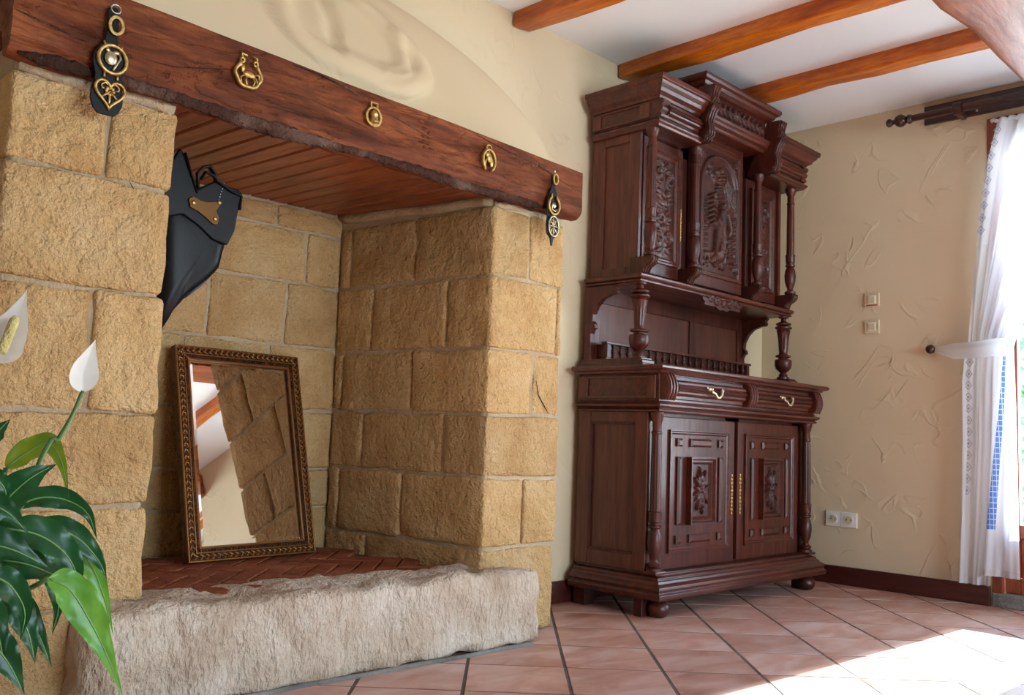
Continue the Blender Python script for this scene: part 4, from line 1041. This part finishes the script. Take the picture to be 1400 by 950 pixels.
# upper doors
def arabesque(w, h, d, seed=0):
    X, Z = np.meshgrid(np.linspace(-w/2, w/2, 36), np.linspace(-h/2, h/2, 120)); H_ = np.zeros_like(X)
    S = lambda pts, r, a: a*stroke(X, Z, pts, r)
    def up(k): 
        nonlocal H_
        H_ = np.maximum(H_, k)
    up(S([(0, -h*.46), (0, h*.46)], .0055, d*.6))
    for s in (-1, 1):
        up(S(curl(s*w*.20, -h*.30, w*.24, 1.2, -math.pi/2, s), .0075, d)); up(S(curl(s*w*.20, -h*.10, w*.20, 1.1, math.pi/2, s), .0065, d*.9))
        up(S(curl(s*w*.20, h*.30, w*.22, 1.2, math.pi/2, -s), .0075, d)); up(S(curl(s*w*.2, h*.13, w*.18, 1.1, -math.pi/2, -s), .006, d*.9))
        for k in range(3):
            z = h*(.02+.05*k); up(d*1.05*petal(X, Z, (0, z), (s*w*.36, z+h*.05), .010))
        up(d*petal(X, Z, (0, -h*.40), (s*w*.34, -h*.45), .012)); up(d*petal(X, Z, (0, h*.42), (s*w*.34, h*.46), .012))
    up(d*1.3*dome(X, Z, 0, h*.06, w*.16, h*.045)); up(d*1.2*dome(X, Z, 0, -h*.2, w*.12, h*.05)); up(d*1.1*dome(X, Z, 0, h*.40, w*.14, h*.03))
    return X, Z, H_
YU = Yw(2.252)
for s in (-1, 1):
    xa, xb = sorted((s*.545, s*.262)); z0, z1 = 1.352, 1.925
    dr = cp(MB().box(xa, xb, YU, YU+.02, z0, z1), 'upper_door', 'cab', label='narrow upper door carved with scrolling arabesques')
    rim_frame(xa+.032, xb-.032, z0+.05, z1-.04, .03, YU, .014, 'door_moulding', dr)
    X, Z, H_ = arabesque(xb-xa-.118, z1-z0-.146, .011); field(X, Z, H_, ((xa+xb)/2, (z0+z1)/2+.005), YU-.001, 'carved_arabesque', dr)
escutcheon(-.276, 1.53, 1.66, YU-.002, dr)
# centre door: figure under an arch
YC = Yw(2.236); zc0, zc1 = 1.352, 2.035; xh = .205
dr = cp(MB().box(-xh, xh, YC, YC+.03, zc0, zc1), 'centre_door', 'cab', label='tall centre door carved with a figure beneath an arch')
rim_frame(-xh+.022, xh-.022, zc0+.05, zc1-.03, .022, YC, .012, 'door_moulding', dr)
w, h = .32, .56; NX, NZ = 96, 168
X, Z = np.meshgrid(np.linspace(-w/2, w/2, NX), np.linspace(-h/2, h/2, NZ)); H_ = np.zeros_like(X)
def up(k):
    global H_
    H_ = np.maximum(H_, k)
rng = np.random.RandomState(4)
arch = [(-.150, -.25), (-.150, .12)]+[(.150*math.cos(a), .12+.135*math.sin(a)) for a in np.linspace(math.pi, 0, 22)]+[(.150, .12), (.150, -.25)]
up(.012*stroke(X, Z, arch, .009)); up(.007*stroke(X, Z, [(p[0]*.9, p[1]-.006) for p in arch], .006))
for s in (-1, 1):
    for a in (20, 45, 70): up(.010*petal(X, Z, (s*.152, .265), (s*(.152-.045*math.cos(math.radians(a))), .265-.045*math.sin(math.radians(a))), .008))
# ground of leaves
for k in range(34):
    x = -.13+.26*rng.rand(); z = -.262+.055*rng.rand(); a = rng.rand()*math.pi; up((.010+.006*rng.rand())*petal(X, Z, (x, z), (x+.035*math.cos(a), z+.028*math.sin(a)), .009))
up(.012*stroke(X, Z, [(-.12, -.205), (-.04, -.195), (.05, -.21), (.12, -.2)], .014))
# standing figure with gown, arms, head, hat and jug
fx = .005
up(.030*seg2(X, Z, [(fx-.01, -.19), (fx, -.09)], .043)); up(.032*stroke(X, Z, [(fx, -.10), (fx+.002, -.045)], .031)); up(.034*stroke(X, Z, [(fx+.002, -.05), (fx+.004, .0)], .026))
up(.036*dome(X, Z, fx+.004, .034, .020, .026)); up(.038*dome(X, Z, fx+.002, .054, .026, .014)); up(.024*stroke(X, Z, [(fx+.005, .01), (fx+.005, .03)], .010))
up(.034*stroke(X, Z, [(fx-.024, -.005), (fx-.046, -.045), (fx-.018, -.07)], .013)); up(.034*stroke(X, Z, [(fx+.030, -.005), (fx+.050, -.05), (fx+.062, -.075)], .013)); up(.030*dome(X, Z, fx+.066, -.085, .022, .026))
up(.022*stroke(X, Z, [(fx-.03, -.19), (fx-.062, -.215)], .013)); up(.022*stroke(X, Z, [(fx+.025, -.19), (fx+.03, -.225)], .013))
for k in range(6):
    xx = fx-.036+.014*k; up(.034*stroke(X, Z, [(xx, -.185), (fx-.015+.007*k, -.10)], .0045))
# leaning timber tower and drapery folds
for k in range(9):
    z = .03+.018*k; x = -.040+.0075*k; up((.016+.003*(k % 2))*stroke(X, Z, [(x-.024, z-.004), (x+.022, z+.008)], .009))
for k in range(7):
    z = .06-.022*k; up(.018*stroke(X, Z, [(-.085, z), (-.06, z+.014), (-.035, z+.004)], .009))
up(.012*stroke(X, Z, [(.02, .20), (.075, .03)], .006))
for k in range(5): up(.010*stroke(X, Z, [(.055+.016*k, .17-.012*k), (.085+.013*k, .06-.01*k)], .0055))
for k in range(7): up(.010*dome(X, Z, -.09+.02*k, .17+.03*math.sin(k*1.7), .022, .016))
for k in range(9): up(.009*stroke(X, Z, [(-.125, -.17+.026*k), (-.095, -.165+.026*k)], .006)); up(.009*stroke(X, Z, [(.10, -.17+.02*k), (.13, -.165+.02*k)], .006))
H_ = H_+.0015*(rng.rand(*H_.shape))*(H_ > .002)
field(X, Z, H_, (0, (zc0+zc1)/2+.008), YC-.001, 'carved_figure', dr)
# upper columns on leaf consoles
ucp = [(.020, 1.402), (.026, 1.406), (.026, 1.416), (.016, 1.420), (.013, 1.430), (.018, 1.440), (.025, 1.465), (.0275, 1.495), (.024, 1.520), (.018, 1.534), (.015, 1.538), (.023, 1.541), (.024, 1.549), (.019, 1.552), (.0195, 1.558), (.0225, 1.561), (.0225, 1.590), (.024, 1.593), (.024, 1.598), (.019, 1.601),
       (.0185, 1.75), (.0170, 1.850), (.0195, 1.853), (.0195, 1.858), (.0165, 1.861), (.0165, 1.895), (.020, 1.899), (.024, 1.912), (.027, 1.918), (.027, 1.930)]
YCOL = Yw(2.188)
for x in (-.575, -.262, .262, .575):
    c_ = cp(MB().lathe(ucp, (x, YCOL, 0), 26, (1.601, 1.850, .93)), 'upper_column', 'cab', bevel=0, auto=35)
    pts = [(YCOL+.085, 1.330), (YCOL+.030, 1.330), (YCOL+.014, 1.338), (YCOL+.012, 1.350), (YCOL+.004, 1.362), (YCOL-.014, 1.372), (YCOL-.026, 1.386), (YCOL-.028, 1.402), (YCOL+.085, 1.402)]
    cs = cp(MB().prism(pts, x-.022, x+.022, 'x'), 'leaf_console', 'carve', c_, .003)
    mb = MB()
    for k in (-1, 0, 1): mb.tube([(x+k*.014, p[0]-.002, p[1]) for p in pts[1:-1]], [.003, .005, .006, .006, .007, .007, .004], 6)
    cp(mb, 'leaf_rib', 'carve', cs if False else c_, 0, True)
# upper entablature: two side boxes and a raised centre
for s in (-1, 1):
    xa, xb = (-.588, -.290) if s < 0 else (.295, .618); e = (1, 0) if s < 0 else (0, 1)
    en = cp(mould(0, Yw(2.152), BKY, [(.0, 1.928), (.008, 1.930), (.012, 1.938), (.020, 1.944), (.022, 1.952), (.012, 1.958), (.006, 1.964), (.006, 2.040), (.012, 2.043), (.018, 2.052), (.034, 2.062), (.040, 2.074), (.052, 2.086), (.056, 2.096), (.064, 2.100), (.066, 2.112), (.066, 2.120)], xa, xb, e), 'side_cornice', 'cab_h', bevel=.0012)
    cx = (xa+xb)/2; d_ = ridged(cx-.115, cx+.115, 1.968, 2.036, Yw(2.147), 'frieze_panel', en)
    ox = xa+.016 if s < 0 else xb-.016
    mb = MB(); pr_ = [(p[0]-.013, p[1]) for p in [(Yw(2.17), 1.965), (Yw(2.148), 1.966), (Yw(2.143), 1.975), (Yw(2.150), 1.984), (Yw(2.141), 1.992), (Yw(2.138), 2.004), (Yw(2.146), 2.012), (Yw(2.136), 2.020), (Yw(2.134), 2.032), (Yw(2.142), 2.040), (Yw(2.17), 2.040)]]
    mb.prism(pr_, ox-.024, ox+.024, 'x'); cp(mb, 'scroll_block', 'cab_h', en, .001)
    mb = MB()
    for (y0, y1, z0, z1) in ((Yw(2.19), Yw(2.24), 1.97, 2.036), (-.055, -.012, 1.97, 2.036), (Yw(2.24), -.055, 1.97, 1.977), (Yw(2.24), -.055, 2.029, 2.036)): mb.box(*sorted(((xa-.006, xa-.012) if s < 0 else (xb+.006, xb+.012))), y0, y1, z0, z1)
    cp(mb, 'frieze_side_frame', 'cab_side', en, .001)
    # carved leaf cresting
    mb = MB()
    for k in range(7):
        t = k/6; xx = s*(.555-.21*t); zz = 2.118+.050*math.sin(math.pi*(.2+.6*t))+(.012 if k % 2 else 0)
        mb.tube([(xx, Yw(2.20), 2.115), (xx-s*.012, Yw(2.19), (2.12+zz)/2), (xx-s*.030, Yw(2.175), zz), (xx-s*.046, Yw(2.17), zz-.016)], [.012, .015, .011, .004], 8, .6)
    mb.box(min(s*.33, s*.57), max(s*.33, s*.57), Yw(2.195), Yw(2.215), 2.118, 2.135)
    cp(mb, 'leaf_cresting', 'carve', en, 0, True)
ce = cp(mould(.258, Yw(2.165), BKY, [(.0, 2.030), (.006, 2.034), (.010, 2.042), (.024, 2.050), (.028, 2.060), (.036, 2.068), (.040, 2.078), (.028, 2.084), (.012, 2.090), (.008, 2.094), (.008, 2.172), (.014, 2.176), (.026, 2.182), (.040, 2.194), (.046, 2.206), (.058, 2.212), (.064, 2.222), (.064, 2.234)]), 'centre_cornice', 'cab_h', bevel=.0012)
w, h = .46, .074; X, Z = np.meshgrid(np.linspace(-w/2, w/2, 130), np.linspace(-h/2, h/2, 28)); H_ = np.zeros_like(X)
for k in range(11):
    x = -.2+.04*k
    for s in (-1, 1): up(.018*petal(X, Z, (x, 0), (x+.032, s*.032), .011))
    up(.016*petal(X, Z, (x-.01, -.004), (x+.03, .004), .009))
up(.012*stroke(X, Z, [(-.22, 0), (.22, 0)], .006)); up(.022*dome(X, Z, 0, 0, .024, .026))
field(X, Z, H_, (0, 2.133), Yw(2.1562), 'carved_leaf_frieze', ce)
for s in (-1, 1):      # acanthus consoles flanking the centre bay
    x = s*.285; mb = MB()
    pts = [(p[0]-.052 if i else p[0], p[1]) for i, p in enumerate([(Yw(2.25), 1.935), (Yw(2.168), 1.935), (Yw(2.160), 1.946), (Yw(2.166), 1.956), (Yw(2.152), 1.962), (Yw(2.150), 1.985), (Yw(2.158), 2.02), (Yw(2.146), 2.06), (Yw(2.126), 2.085), (Yw(2.140), 2.098), (Yw(2.128), 2.110), (Yw(2.136), 2.125), (Yw(2.130), 2.150), (Yw(2.126), 2.164), (Yw(2.136), 2.174), (Yw(2.198), 2.174)])]
    mb.prism(pts, x-.026, x+.026, 'x'); co = cp(mb, 'acanthus_console', 'carve', bevel=.003)
    mb = MB()
    for k in (-1, 0, 1): mb.tube([(x+k*.017, p[0]-.002, p[1]) for p in pts[1:-1]], [.004, .006, .005, .007, .008, .007, .008, .010, .005, .008, .006, .008, .009, .004], 7)
    cp(mb, 'acanthus_leaf', 'carve', co, 0, True)

# ---------------------------------------------------------------- switches and sockets on the right wall
def plate(name, y0, y1, z0, z1, mt, label, cat, group=None):
    o = empty(name, (XW, (y0+y1)/2, (z0+z1)/2)); tag(o, label, cat, group)
    hy, hz = (y1-y0)/2, (z1-z0)/2
    MB().box(-.010, 0.0, -hy, hy, -hz, hz).build('plate', mt, o, bevel=.003); return o, hy, hz
def xdisc(c, r, d, n=20, x=-.010):
    mb = MB(); mb.prism([(c[0]+r*math.cos(2*math.pi*k/n), c[1]+r*math.sin(2*math.pi*k/n)) for k in range(n)], x-d, x, 'x'); return mb
for z0, z1, red, lb in ((1.366, 1.434, True, 'beige square light switch with a red stripe, above the other switch'), (1.232, 1.300, False, 'plain beige square light switch below the red-striped one')):
    o, hy, hz = plate('light_switch', 1.884, 1.957, z0, z1, M['beige_plastic'], lb, 'light switch', None)
    MB().box(-.016, -.009, -.017, .017, -.017, .017).build('rocker', M['beige_plastic'], o, bevel=.002)
    MB().box(-.013, -.010, -.021, .021, -.021, .021).build('rocker_surround', M['white_plastic'], o, bevel=.001)
    if red: MB().box(-.0112, -.0095, -hy+.008, hy-.008, -hz+.004, -hz+.009).build('red_stripe', M['red_plastic'], o)
    else: MB().box(-.0112, -.0095, -hy+.008, -hy+.011, -.01, .01).build('screw_mark', M['grey_plastic'], o)
o, hy, hz = plate('power_socket', 1.994, 2.154, .278, .353, M['white_plastic'], 'white double wall socket near the dark baseboard', 'socket')
for s in (-1, 1):
    c = (s*.04, 0)
    rg = xdisc(c, .024, .003).build('socket_ring', M['white_plastic'], o, bevel=.001)
    xdisc(c, .0195, .0005, 20, -.0132).build('socket_well', M['beige_plastic'], rg)
    for q in ((-.0095, 0), (.0095, 0)): xdisc((c[0]+q[0], c[1]+q[1]), .003, .0008, 10, -.0138).build('socket_hole', M['black'], rg)
    xdisc((c[0], c[1]+.010), .0025, .006, 10, -.0135).build('earth_pin', M['steel'], rg)
MB().box(-.0102, -.0098, -.0007, .0007, -hz+.004, hz-.004).build('seam', M['grey_plastic'], o)

# ---------------------------------------------------------------- curtain rod on its dark board
o = empty('curtain_rod', (4.34, 1.0, 2.245)); tag(o, 'turned dark wooden curtain rod with finial on a dark board', 'curtain rod')
MB().box(.078, .1, -1.0, .66, -.018, .072).build('backing_board', M['darkwood'], o, bevel=.004)
RX = Matrix.Rotation(math.radians(-90), 4, 'X')
MB().lathe([(.0165, -1.0), (.0165, .70)], (0, 0, 0), 16, mat=RX).build('pole', M['darkwood'], o, auto=40)
MB().lathe([(.0165, .685), (.022, .69), (.024, .70), (.018, .708), (.014, .713), (.021, .718), (.030, .732), (.031, .745), (.025, .758), (.015, .766), (.011, .774), (.012, .780), (.018, .786), (.020, .797), (.014, .806), (.004, .810)], (0, 0, 0), 20, flute=(.72, .757, .93), mat=RX).build('finial', M['darkwood'], o, auto=40)
for y in (.476, -.6):
    br = MB().lathe([(.020, y-.022), (.028, y-.018), (.031, y), (.028, y+.018), (.020, y+.022)], (0, 0, 0), 18, mat=RX).build('bracket_ring', M['darkwood'], o, auto=40)
    MB().box(0.0, .08, y-.012, y+.012, -.032, -.012).build('bracket_arm', M['darkwood'], br, bevel=.004)
b_ = MB()
for (y, z) in ((.42, .0), (.15, -.002), (-.2, 0)): b_.ball((.077, y, z), .006, (.6, 1, 1), 8, 5)
b_.build('screw', M['silver'], o, smooth=True)

# ---------------------------------------------------------------- sheer curtain tied back
cu = empty('sheer_curtain', (4.37, 1.3, 0.1)); tag(cu, 'white sheer curtain with lace border and blue plaid trim tied back', 'curtain')
def interp(z, tab):
    tab = sorted(tab); 
    if z <= tab[0][0]: return tab[0][1]
    for (a, b) in zip(tab[:-1], tab[1:]):
        if z <= b[0]:
            t = (z-a[0])/(b[0]-a[0]); t = t*t*(3-2*t) if False else t; return a[1]+(b[1]-a[1])*t
    return tab[-1][1]
def edge_px(pts, X=4.37): return [(p.z, p.y) for p in (px(x, y, X=X) for (x, y) in pts)]
EL = edge_px([(1362, 163), (1348, 220), (1338, 300), (1330, 400), (1325, 470), (1320, 488), (1317, 520), (1318, 600), (1315, 700), (1311, 796)])
ER = [(1.10, 1.275), (1.2, 1.245), (1.3, 1.19), (1.5, 1.09), (1.8, .95), (2.17, .87)]
ERA = edge_px([(1374, 490), (1368, 600), (1362, 700), (1354, 800)])
EBL = edge_px([(1373, 480), (1367, 560), (1358, 640), (1350, 720), (1344, 786)], 4.352)
EBR = edge_px([(1386, 480), (1389, 560), (1391, 640), (1393, 720), (1395, 788)], 4.352)
TIE = 1.13
def sheet(name, z0, z1, el, er, x0, folds, amp, mt, nu=44, nv=60, parent=cu, u0=0.0, u1=1.0, off=0.0, ph=0.0):
    mb = MB()
    for j in range(nv+1):
        z = z0+(z1-z0)*j/nv
        yl, yr = interp(z, el), interp(z, er)
        for i in range(nu+1):
            u = u0+(u1-u0)*i/nu
            sq = 1.0-0.45*math.exp(-((z-TIE)/.12)**2)
            x = x0-off-amp*sq*math.sin(ph+u*math.pi*2*folds+1.1*math.sin(z*2.1))-amp*.4*math.sin(u*math.pi*2*folds*2.3+z*1.7)
            mb.v.append((x-4.37, yl+(yr-yl)*u-1.3, z-.1))
    for j in range(nv):
        for i in range(nu):
            a = j*(nu+1)+i; mb.f.append((a, a+1, a+nu+2, a+nu+1))
    return mb.build(name, M[mt], parent, smooth=True)
zA = min(e[0] for e in EL); zB = min(e[0] for e in EBL)
sheet('voile', TIE, 2.165, EL, ER, 4.37, 5.0, .018, 'sheer', 80, 60)
sheet('voile', zA, TIE, EL, ERA, 4.37, 2.2, .013, 'sheer2', 40, 60)
sheet('front_voile', zB, TIE, EBL, EBR, 4.352, 1.4, .011, 'sheer2', 30, 60)
sheet('lace_border', 1.6, 2.16, EL, ER, 4.37, 5.0, .018, 'lace', 6, 40, u0=0, u1=.12, off=.0012)
sheet('lace_border', zA+.03, TIE, EL, ERA, 4.37, 2.2, .013, 'lace', 6, 40, u0=0, u1=.26, off=.0012)
sheet('plaid_trim', .34, TIE+.02, EBL, EBR, 4.352, 1.4, .011, 'plaid', 4, 50, u0=0, u1=.26, off=.0015)
pt = MB()
for z in [TIE+.01*k for k in range(0, 30)]:
    pass
sheet('plaid_trim', TIE, 1.6, [(z, y+.020) for (z, y) in ER], ER, 4.368, 1.0, .002, 'plaid', 3, 30)
sheet('hem', zA, zA+.03, EL, ERA, 4.37, 2.2, .013, 'lace', 40, 2, off=.001)
sheet('hem', zB, zB+.028, EBL, EBR, 4.352, 1.4, .011, 'lace', 30, 2, off=.001)
hd_ = MB(); hd_.tube([(-.004+.006*math.sin(k*2.4), (1.345-.475*k/40)-1.3, 2.062+.006*math.sin(k*1.9)) for k in range(41)], .009, 7); hd_.build('gathered_heading', M['lace'], cu, smooth=True)
def motif(mb, y, z, x, sx, sz):
    ring_o = [(0, -1), (1, 0), (0, 1), (-1, 0)]
    for (a, b) in ((1.0, .74), (.4, .0)):
        vo = [(x, y+sx*a*p[0], z+sz*a*p[1]) for p in ring_o]; vi = [(x, y+sx*b*p[0], z+sz*b*p[1]) for p in ring_o]
        mb.add(vo+vi, [(k, (k+1) % 4, 4+(k+1) % 4, 4+k) for k in range(4)] if b > 0 else [(0, 1, 2, 3)])
lm_ = MB()
def lace_run(z0, z1, el, er, folds, u, n_, ph=0.0):
    for k in range(n_):
        z = z0+(z1-z0)*k/(n_-1); yl, yr = interp(z, el), interp(z, er)
        sq = 1.0-0.45*math.exp(-((z-TIE)/.12)**2); amp = .018 if z > TIE else .013
        x = 4.37-.0035-amp*sq*math.sin(u*math.pi*2*folds+1.1*math.sin(z*2.1))-amp*.4*math.sin(u*math.pi*2*folds*2.3+z*1.7)-.003
        lm_ = MB(); motif(lm_, yl+(yr-yl)*u-1.3, z-.1, x-4.37, .017, .022); tag(lm_.build('lace_diamond', M['lace_dark'], cu), kind='stuff')
lace_run(1.66, 2.11, EL, ER, 5.0, .06, 9); lace_run(.50, 1.07, EL, ERA, 2.2, .14, 12)
tb = empty('curtain_tieback', (XW, 1.63, 1.14)); tag(tb, 'white lace tieback band on a round wooden wall knob', 'tieback')
RY = Matrix.Rotation(math.radians(-90), 4, 'Y')
MB().lathe([(.012, 0), (.010, .02), (.020, .03), (.022, .042), (.016, .052), (.005, .056)], (0, 0, 0), 18, mat=RY).build('knob', M['darkwood'], tb, auto=40)
bd = MB(); NB = 26
for i in range(NB+1):
    t = i/NB; y = -0.005-.345*t; hgt = .008+.026*min(1, t*3.2); zc = .0-.012*math.sin(math.pi*min(1, t*1.2))-.006*t; x = -.03-.085*math.sin(math.pi*min(1, t*.95)*.5)
    for k in range(9):
        a = -1+2*k/8; bd.v.append((x-.006*math.cos(a*1.5)-.003*math.sin(a*9), y, zc+hgt*a-(.012*t if a < 0 else 0)))
for i in range(NB):
    for k in range(8):
        a = i*9+k; bd.f.append((a, a+1, a+10, a+9))
bd.build('lace_band', M['lace'], tb, smooth=True)

# ---------------------------------------------------------------- peace lily in its pot
pot = empty('potted_peace_lily', (0.37, 1.42, 0)); tag(pot, 'peace lily with white flowers and drooping leaves in front of the fireplace', 'potted plant')
PO = Vector((0.37, 1.42, 0))
MB().lathe([(.085, 0), (.09, .01), (.115, .2), (.12, .215), (.132, .218), (.134, .25), (.122, .25), (.118, .225), (.10, .215)], (0, 0, 0), 28).build('pot', M['pot'], pot, auto=40)
MB().lathe([(.001, .20), (.118, .222), (.09, .228), (.04, .232), (.002, .235)], (0, 0, 0), 24).build('soil', M['soil'], pot, smooth=True)
def spline(P, n):
    P = [Vector(p) for p in P]; out = []
    Q = [P[0]*2-P[1]]+P+[P[-1]*2-P[-2]]
    segs = len(P)-1
    for i in range(n+1):
        t = i/n*segs; k = min(int(t), segs-1); f = t-k; a, b, c, d = Q[k:k+4]
        out.append(0.5*((2*b)+(c-a)*f+(2*a-5*b+4*c-d)*f*f+(3*b-a-3*c+d)*f**3))
    return out
def leaf(P, width, mt, parent=pot, name='leaf', fold=.25, nrm=None, ripple=.16, seed=0, tipsharp=1.25, nv=14, twist=0.0, base_w=.12):
    n_ = 60; C = [p-PO for p in spline(P, n_)]; mb = MB()
    for i, c in enumerate(C):
        t = i/n_; T = (C[min(i+1, n_)]-C[max(i-1, 0)]).normalized()
        N0 = nrm if nrm is not None else (Vector((0, -.5, .75))-FW*.55)
        N0 = Matrix.Rotation(twist*t, 3, T) @ Vector(N0)
        S = T.cross(N0).normalized(); N = S.cross(T).normalized()
        wv = width*1.12*max(.004, math.sin(math.pi*t**.62)**.9*(1-.45*t*t))*(1.0 if t < .999 else .0)
        for k in range(nv+1):
            a = -1+2*k/nv
            rp = ripple*width*(math.sin(t*13+seed+a*2.5)+.5*math.sin(t*29+seed*2-a*3))*abs(a)**2+.016*width*math.sin((t*1.6-abs(a)*.55)*46)*(1-abs(a)**4)*(.35 if t > .95 else 1)
            mb.v.append(tuple(c+S*(wv*.84*a)+N*(fold*wv*abs(a)**1.3+rp*wv/width)))
    for i in range(n_):
        for k in range(nv):
            q = i*(nv+1)+k; mb.f.append((q, q+1, q+nv+2, q+nv+1))
    o = mb.build(name, M[mt], parent, smooth=True)
    return o, C
D0 = 1.47
LV = [ # control points in the photograph with distance, half width, material, twist
 ([(-40, 735), (0, 692), (40, 655), (78, 634)], (1.42, 1.42, 1.42, 1.43), .034, 'leaf', .1),
 ([(8, 640), (38, 618), (66, 606), (84, 630), (94, 680)], (1.50, 1.50, 1.49, 1.47, 1.46), .020, 'leaf_y', .6),
 ([(20, 692), (58, 680), (92, 684), (120, 702), (133, 738)], (1.46, 1.46, 1.46, 1.45, 1.45), .019, 'leaf', .5),
 ([(40, 718), (78, 722), (112, 740), (136, 768), (146, 792)], (1.44, 1.44, 1.44, 1.44, 1.44), .020, 'leaf', .4),
 ([(5, 722), (50, 730), (85, 752), (104, 782), (107, 818)], (1.38, 1.38, 1.38, 1.38, 1.38), .026, 'leaf', .2),
 ([(60, 730), (100, 742), (126, 775), (142, 815), (155, 868)], (1.45, 1.46, 1.46, 1.46, 1.46), .019, 'leaf_b', .3),
 ([(66, 790), (96, 806), (124, 850), (146, 895), (168, 952)], (1.36, 1.36, 1.36, 1.36, 1.37), .026, 'leaf_b', .2),
 ([(0, 765), (40, 772), (80, 790), (108, 816)], (1.40, 1.40, 1.41, 1.41), .028, 'leaf', -.2),
 ([(58, 770), (76, 800), (80, 832), (71, 868)], (1.47, 1.47, 1.47, 1.47), .014, 'leaf', .3),
 ([(-15, 785), (14, 800), (34, 835), (28, 876)], (1.36, 1.36, 1.36, 1.36), .020, 'leaf', .6),
 ([(-20, 805), (18, 822), (50, 862), (71, 912)], (1.40, 1.40, 1.40, 1.40), .021, 'leaf', .1),
 ([(-5, 815), (22, 832), (40, 868), (48, 908)], (1.38, 1.38, 1.38, 1.38), .022, 'leaf', -.2),
 ([(-40, 865), (-10, 880), (14, 910), (34, 950)], (1.34, 1.34, 1.34, 1.34), .026, 'leaf', .1),
 ([(-30, 610), (-10, 596), (3, 584), (14, 573)], (1.44, 1.44, 1.44, 1.44), .016, 'leaf', .1),
 ([(-20, 640), (-4, 655), (8, 672), (6, 700)], (1.38, 1.38, 1.38, 1.38), .013, 'leaf', .4),
 ([(-45, 700), (-20, 690), (10, 700), (40, 730)], (1.36, 1.36, 1.36, 1.36), .026, 'leaf', .2),
 ([(-60, 740), (-25, 742), (20, 752), (66, 775)], (1.35, 1.35, 1.35, 1.36), .032, 'leaf', .0),
 ([(-60, 800), (-30, 830), (-5, 860), (6, 905)], (1.34, 1.34, 1.34, 1.34), .028, 'leaf', .0)]
for i, (pp, dd, wd, mt, tw) in enumerate(LV):
    P = [px(a, b, D=d) for (a, b), d in zip(pp, dd)]
    lf, C = leaf(P, wd, mt, seed=i*1.7, twist=tw, fold=.22)
    MB().tube([c-FW*.0006 for c in C[1:56:3]], [.0016-.0011*k/18 for k in range(len(C[1:56:3]))], 5).build('midrib', M['midrib'], lf, smooth=True)
    root = Vector((random.uniform(-.03, .03), random.uniform(-.03, .03), .235)); b0 = C[0]
    mid = root.lerp(b0, .55)+Vector((0, 0, .05))
    MB().tube(spline([root, mid, b0], 8), [.0035]*9, 7).build('leaf_stalk', M['stem'], lf, smooth=True)
def flower_stem(pts, d):
    P = [px(a, b, D=d) for (a, b) in pts]; root = PO+Vector((random.uniform(-.02, .02), 0, .235))
    return MB().tube([p-PO for p in spline([root]+P, 18)], [.0035]*12+[.0028]*7, 8).build('flower_stem', M['stem'], pot, smooth=True)
flower_stem([(52, 636), (80, 600), (100, 565), (113, 534)], 1.44)
Pf = [px(a, b, D=1.44) for (a, b) in ((113, 536), (113, 512), (121, 488), (131, 464))]
leaf(Pf, .0215, 'spathe', name='flower_spathe', fold=.6, ripple=.02, nrm=-FW+RT*.7, twist=.0)
flower_stem([(-28, 640), (-16, 560), (-3, 494)], 1.42)
Pf = [px(a, b, D=1.42) for (a, b) in ((-4, 496), (8, 470), (24, 435), (37, 397))]
leaf(Pf, .036, 'spathe', name='flower_spathe', fold=.22, ripple=.03, nrm=-FW-RT*.1)
sp = MB(); q = [px(a, b, D=1.405)-PO for (a, b) in ((2, 484), (8, 468), (16, 448), (22, 432))]
sp.tube(spline(q, 10), [.004]+[.0068]*8+[.006, .003], 10); sp.build('flower_spadix', M['spadix'], pot, smooth=True)

# ---------------------------------------------------------------- outside the glazed door
tag(MB().box(XW+.25, XW+6, -4, 5, -.1, -.02).build('terrace', M['terrace']), 'pale paved terrace outside the glazed door', None, None, 'structure')
sh = empty('garden_shrub', (6.6, 1.75, 0)); tag(sh, 'dark green garden shrub seen through the glazed door', 'shrub')
mb = MB()
for k in range(900):
    a = random.uniform(0, 6.283); z = random.uniform(.1, 1.75); r = .42*math.sqrt(max(0.02, 1-((z-.9)/.95)**2))*random.uniform(.55, 1.0)
    c = Vector((r*math.cos(a), r*math.sin(a), z)); d1 = Vector((random.uniform(-1, 1), random.uniform(-1, 1), random.uniform(-.6, 1))).normalized()*.07; d2 = d1.cross(Vector((random.uniform(-1, 1), random.uniform(-1, 1), .3))).normalized()*.022
    mb.add([c, c+d1*.5+d2, c+d1, c+d1*.5-d2], [(0, 1, 2, 3)])
tag(mb.build('foliage', M['hedge'], sh), kind='stuff')
MB().tube([(0, 0, -.02), (.01, 0, .5), (.0, .02, 1.1)], [.03, .022, .01], 8).build('trunk', M['bark'], sh, smooth=True)
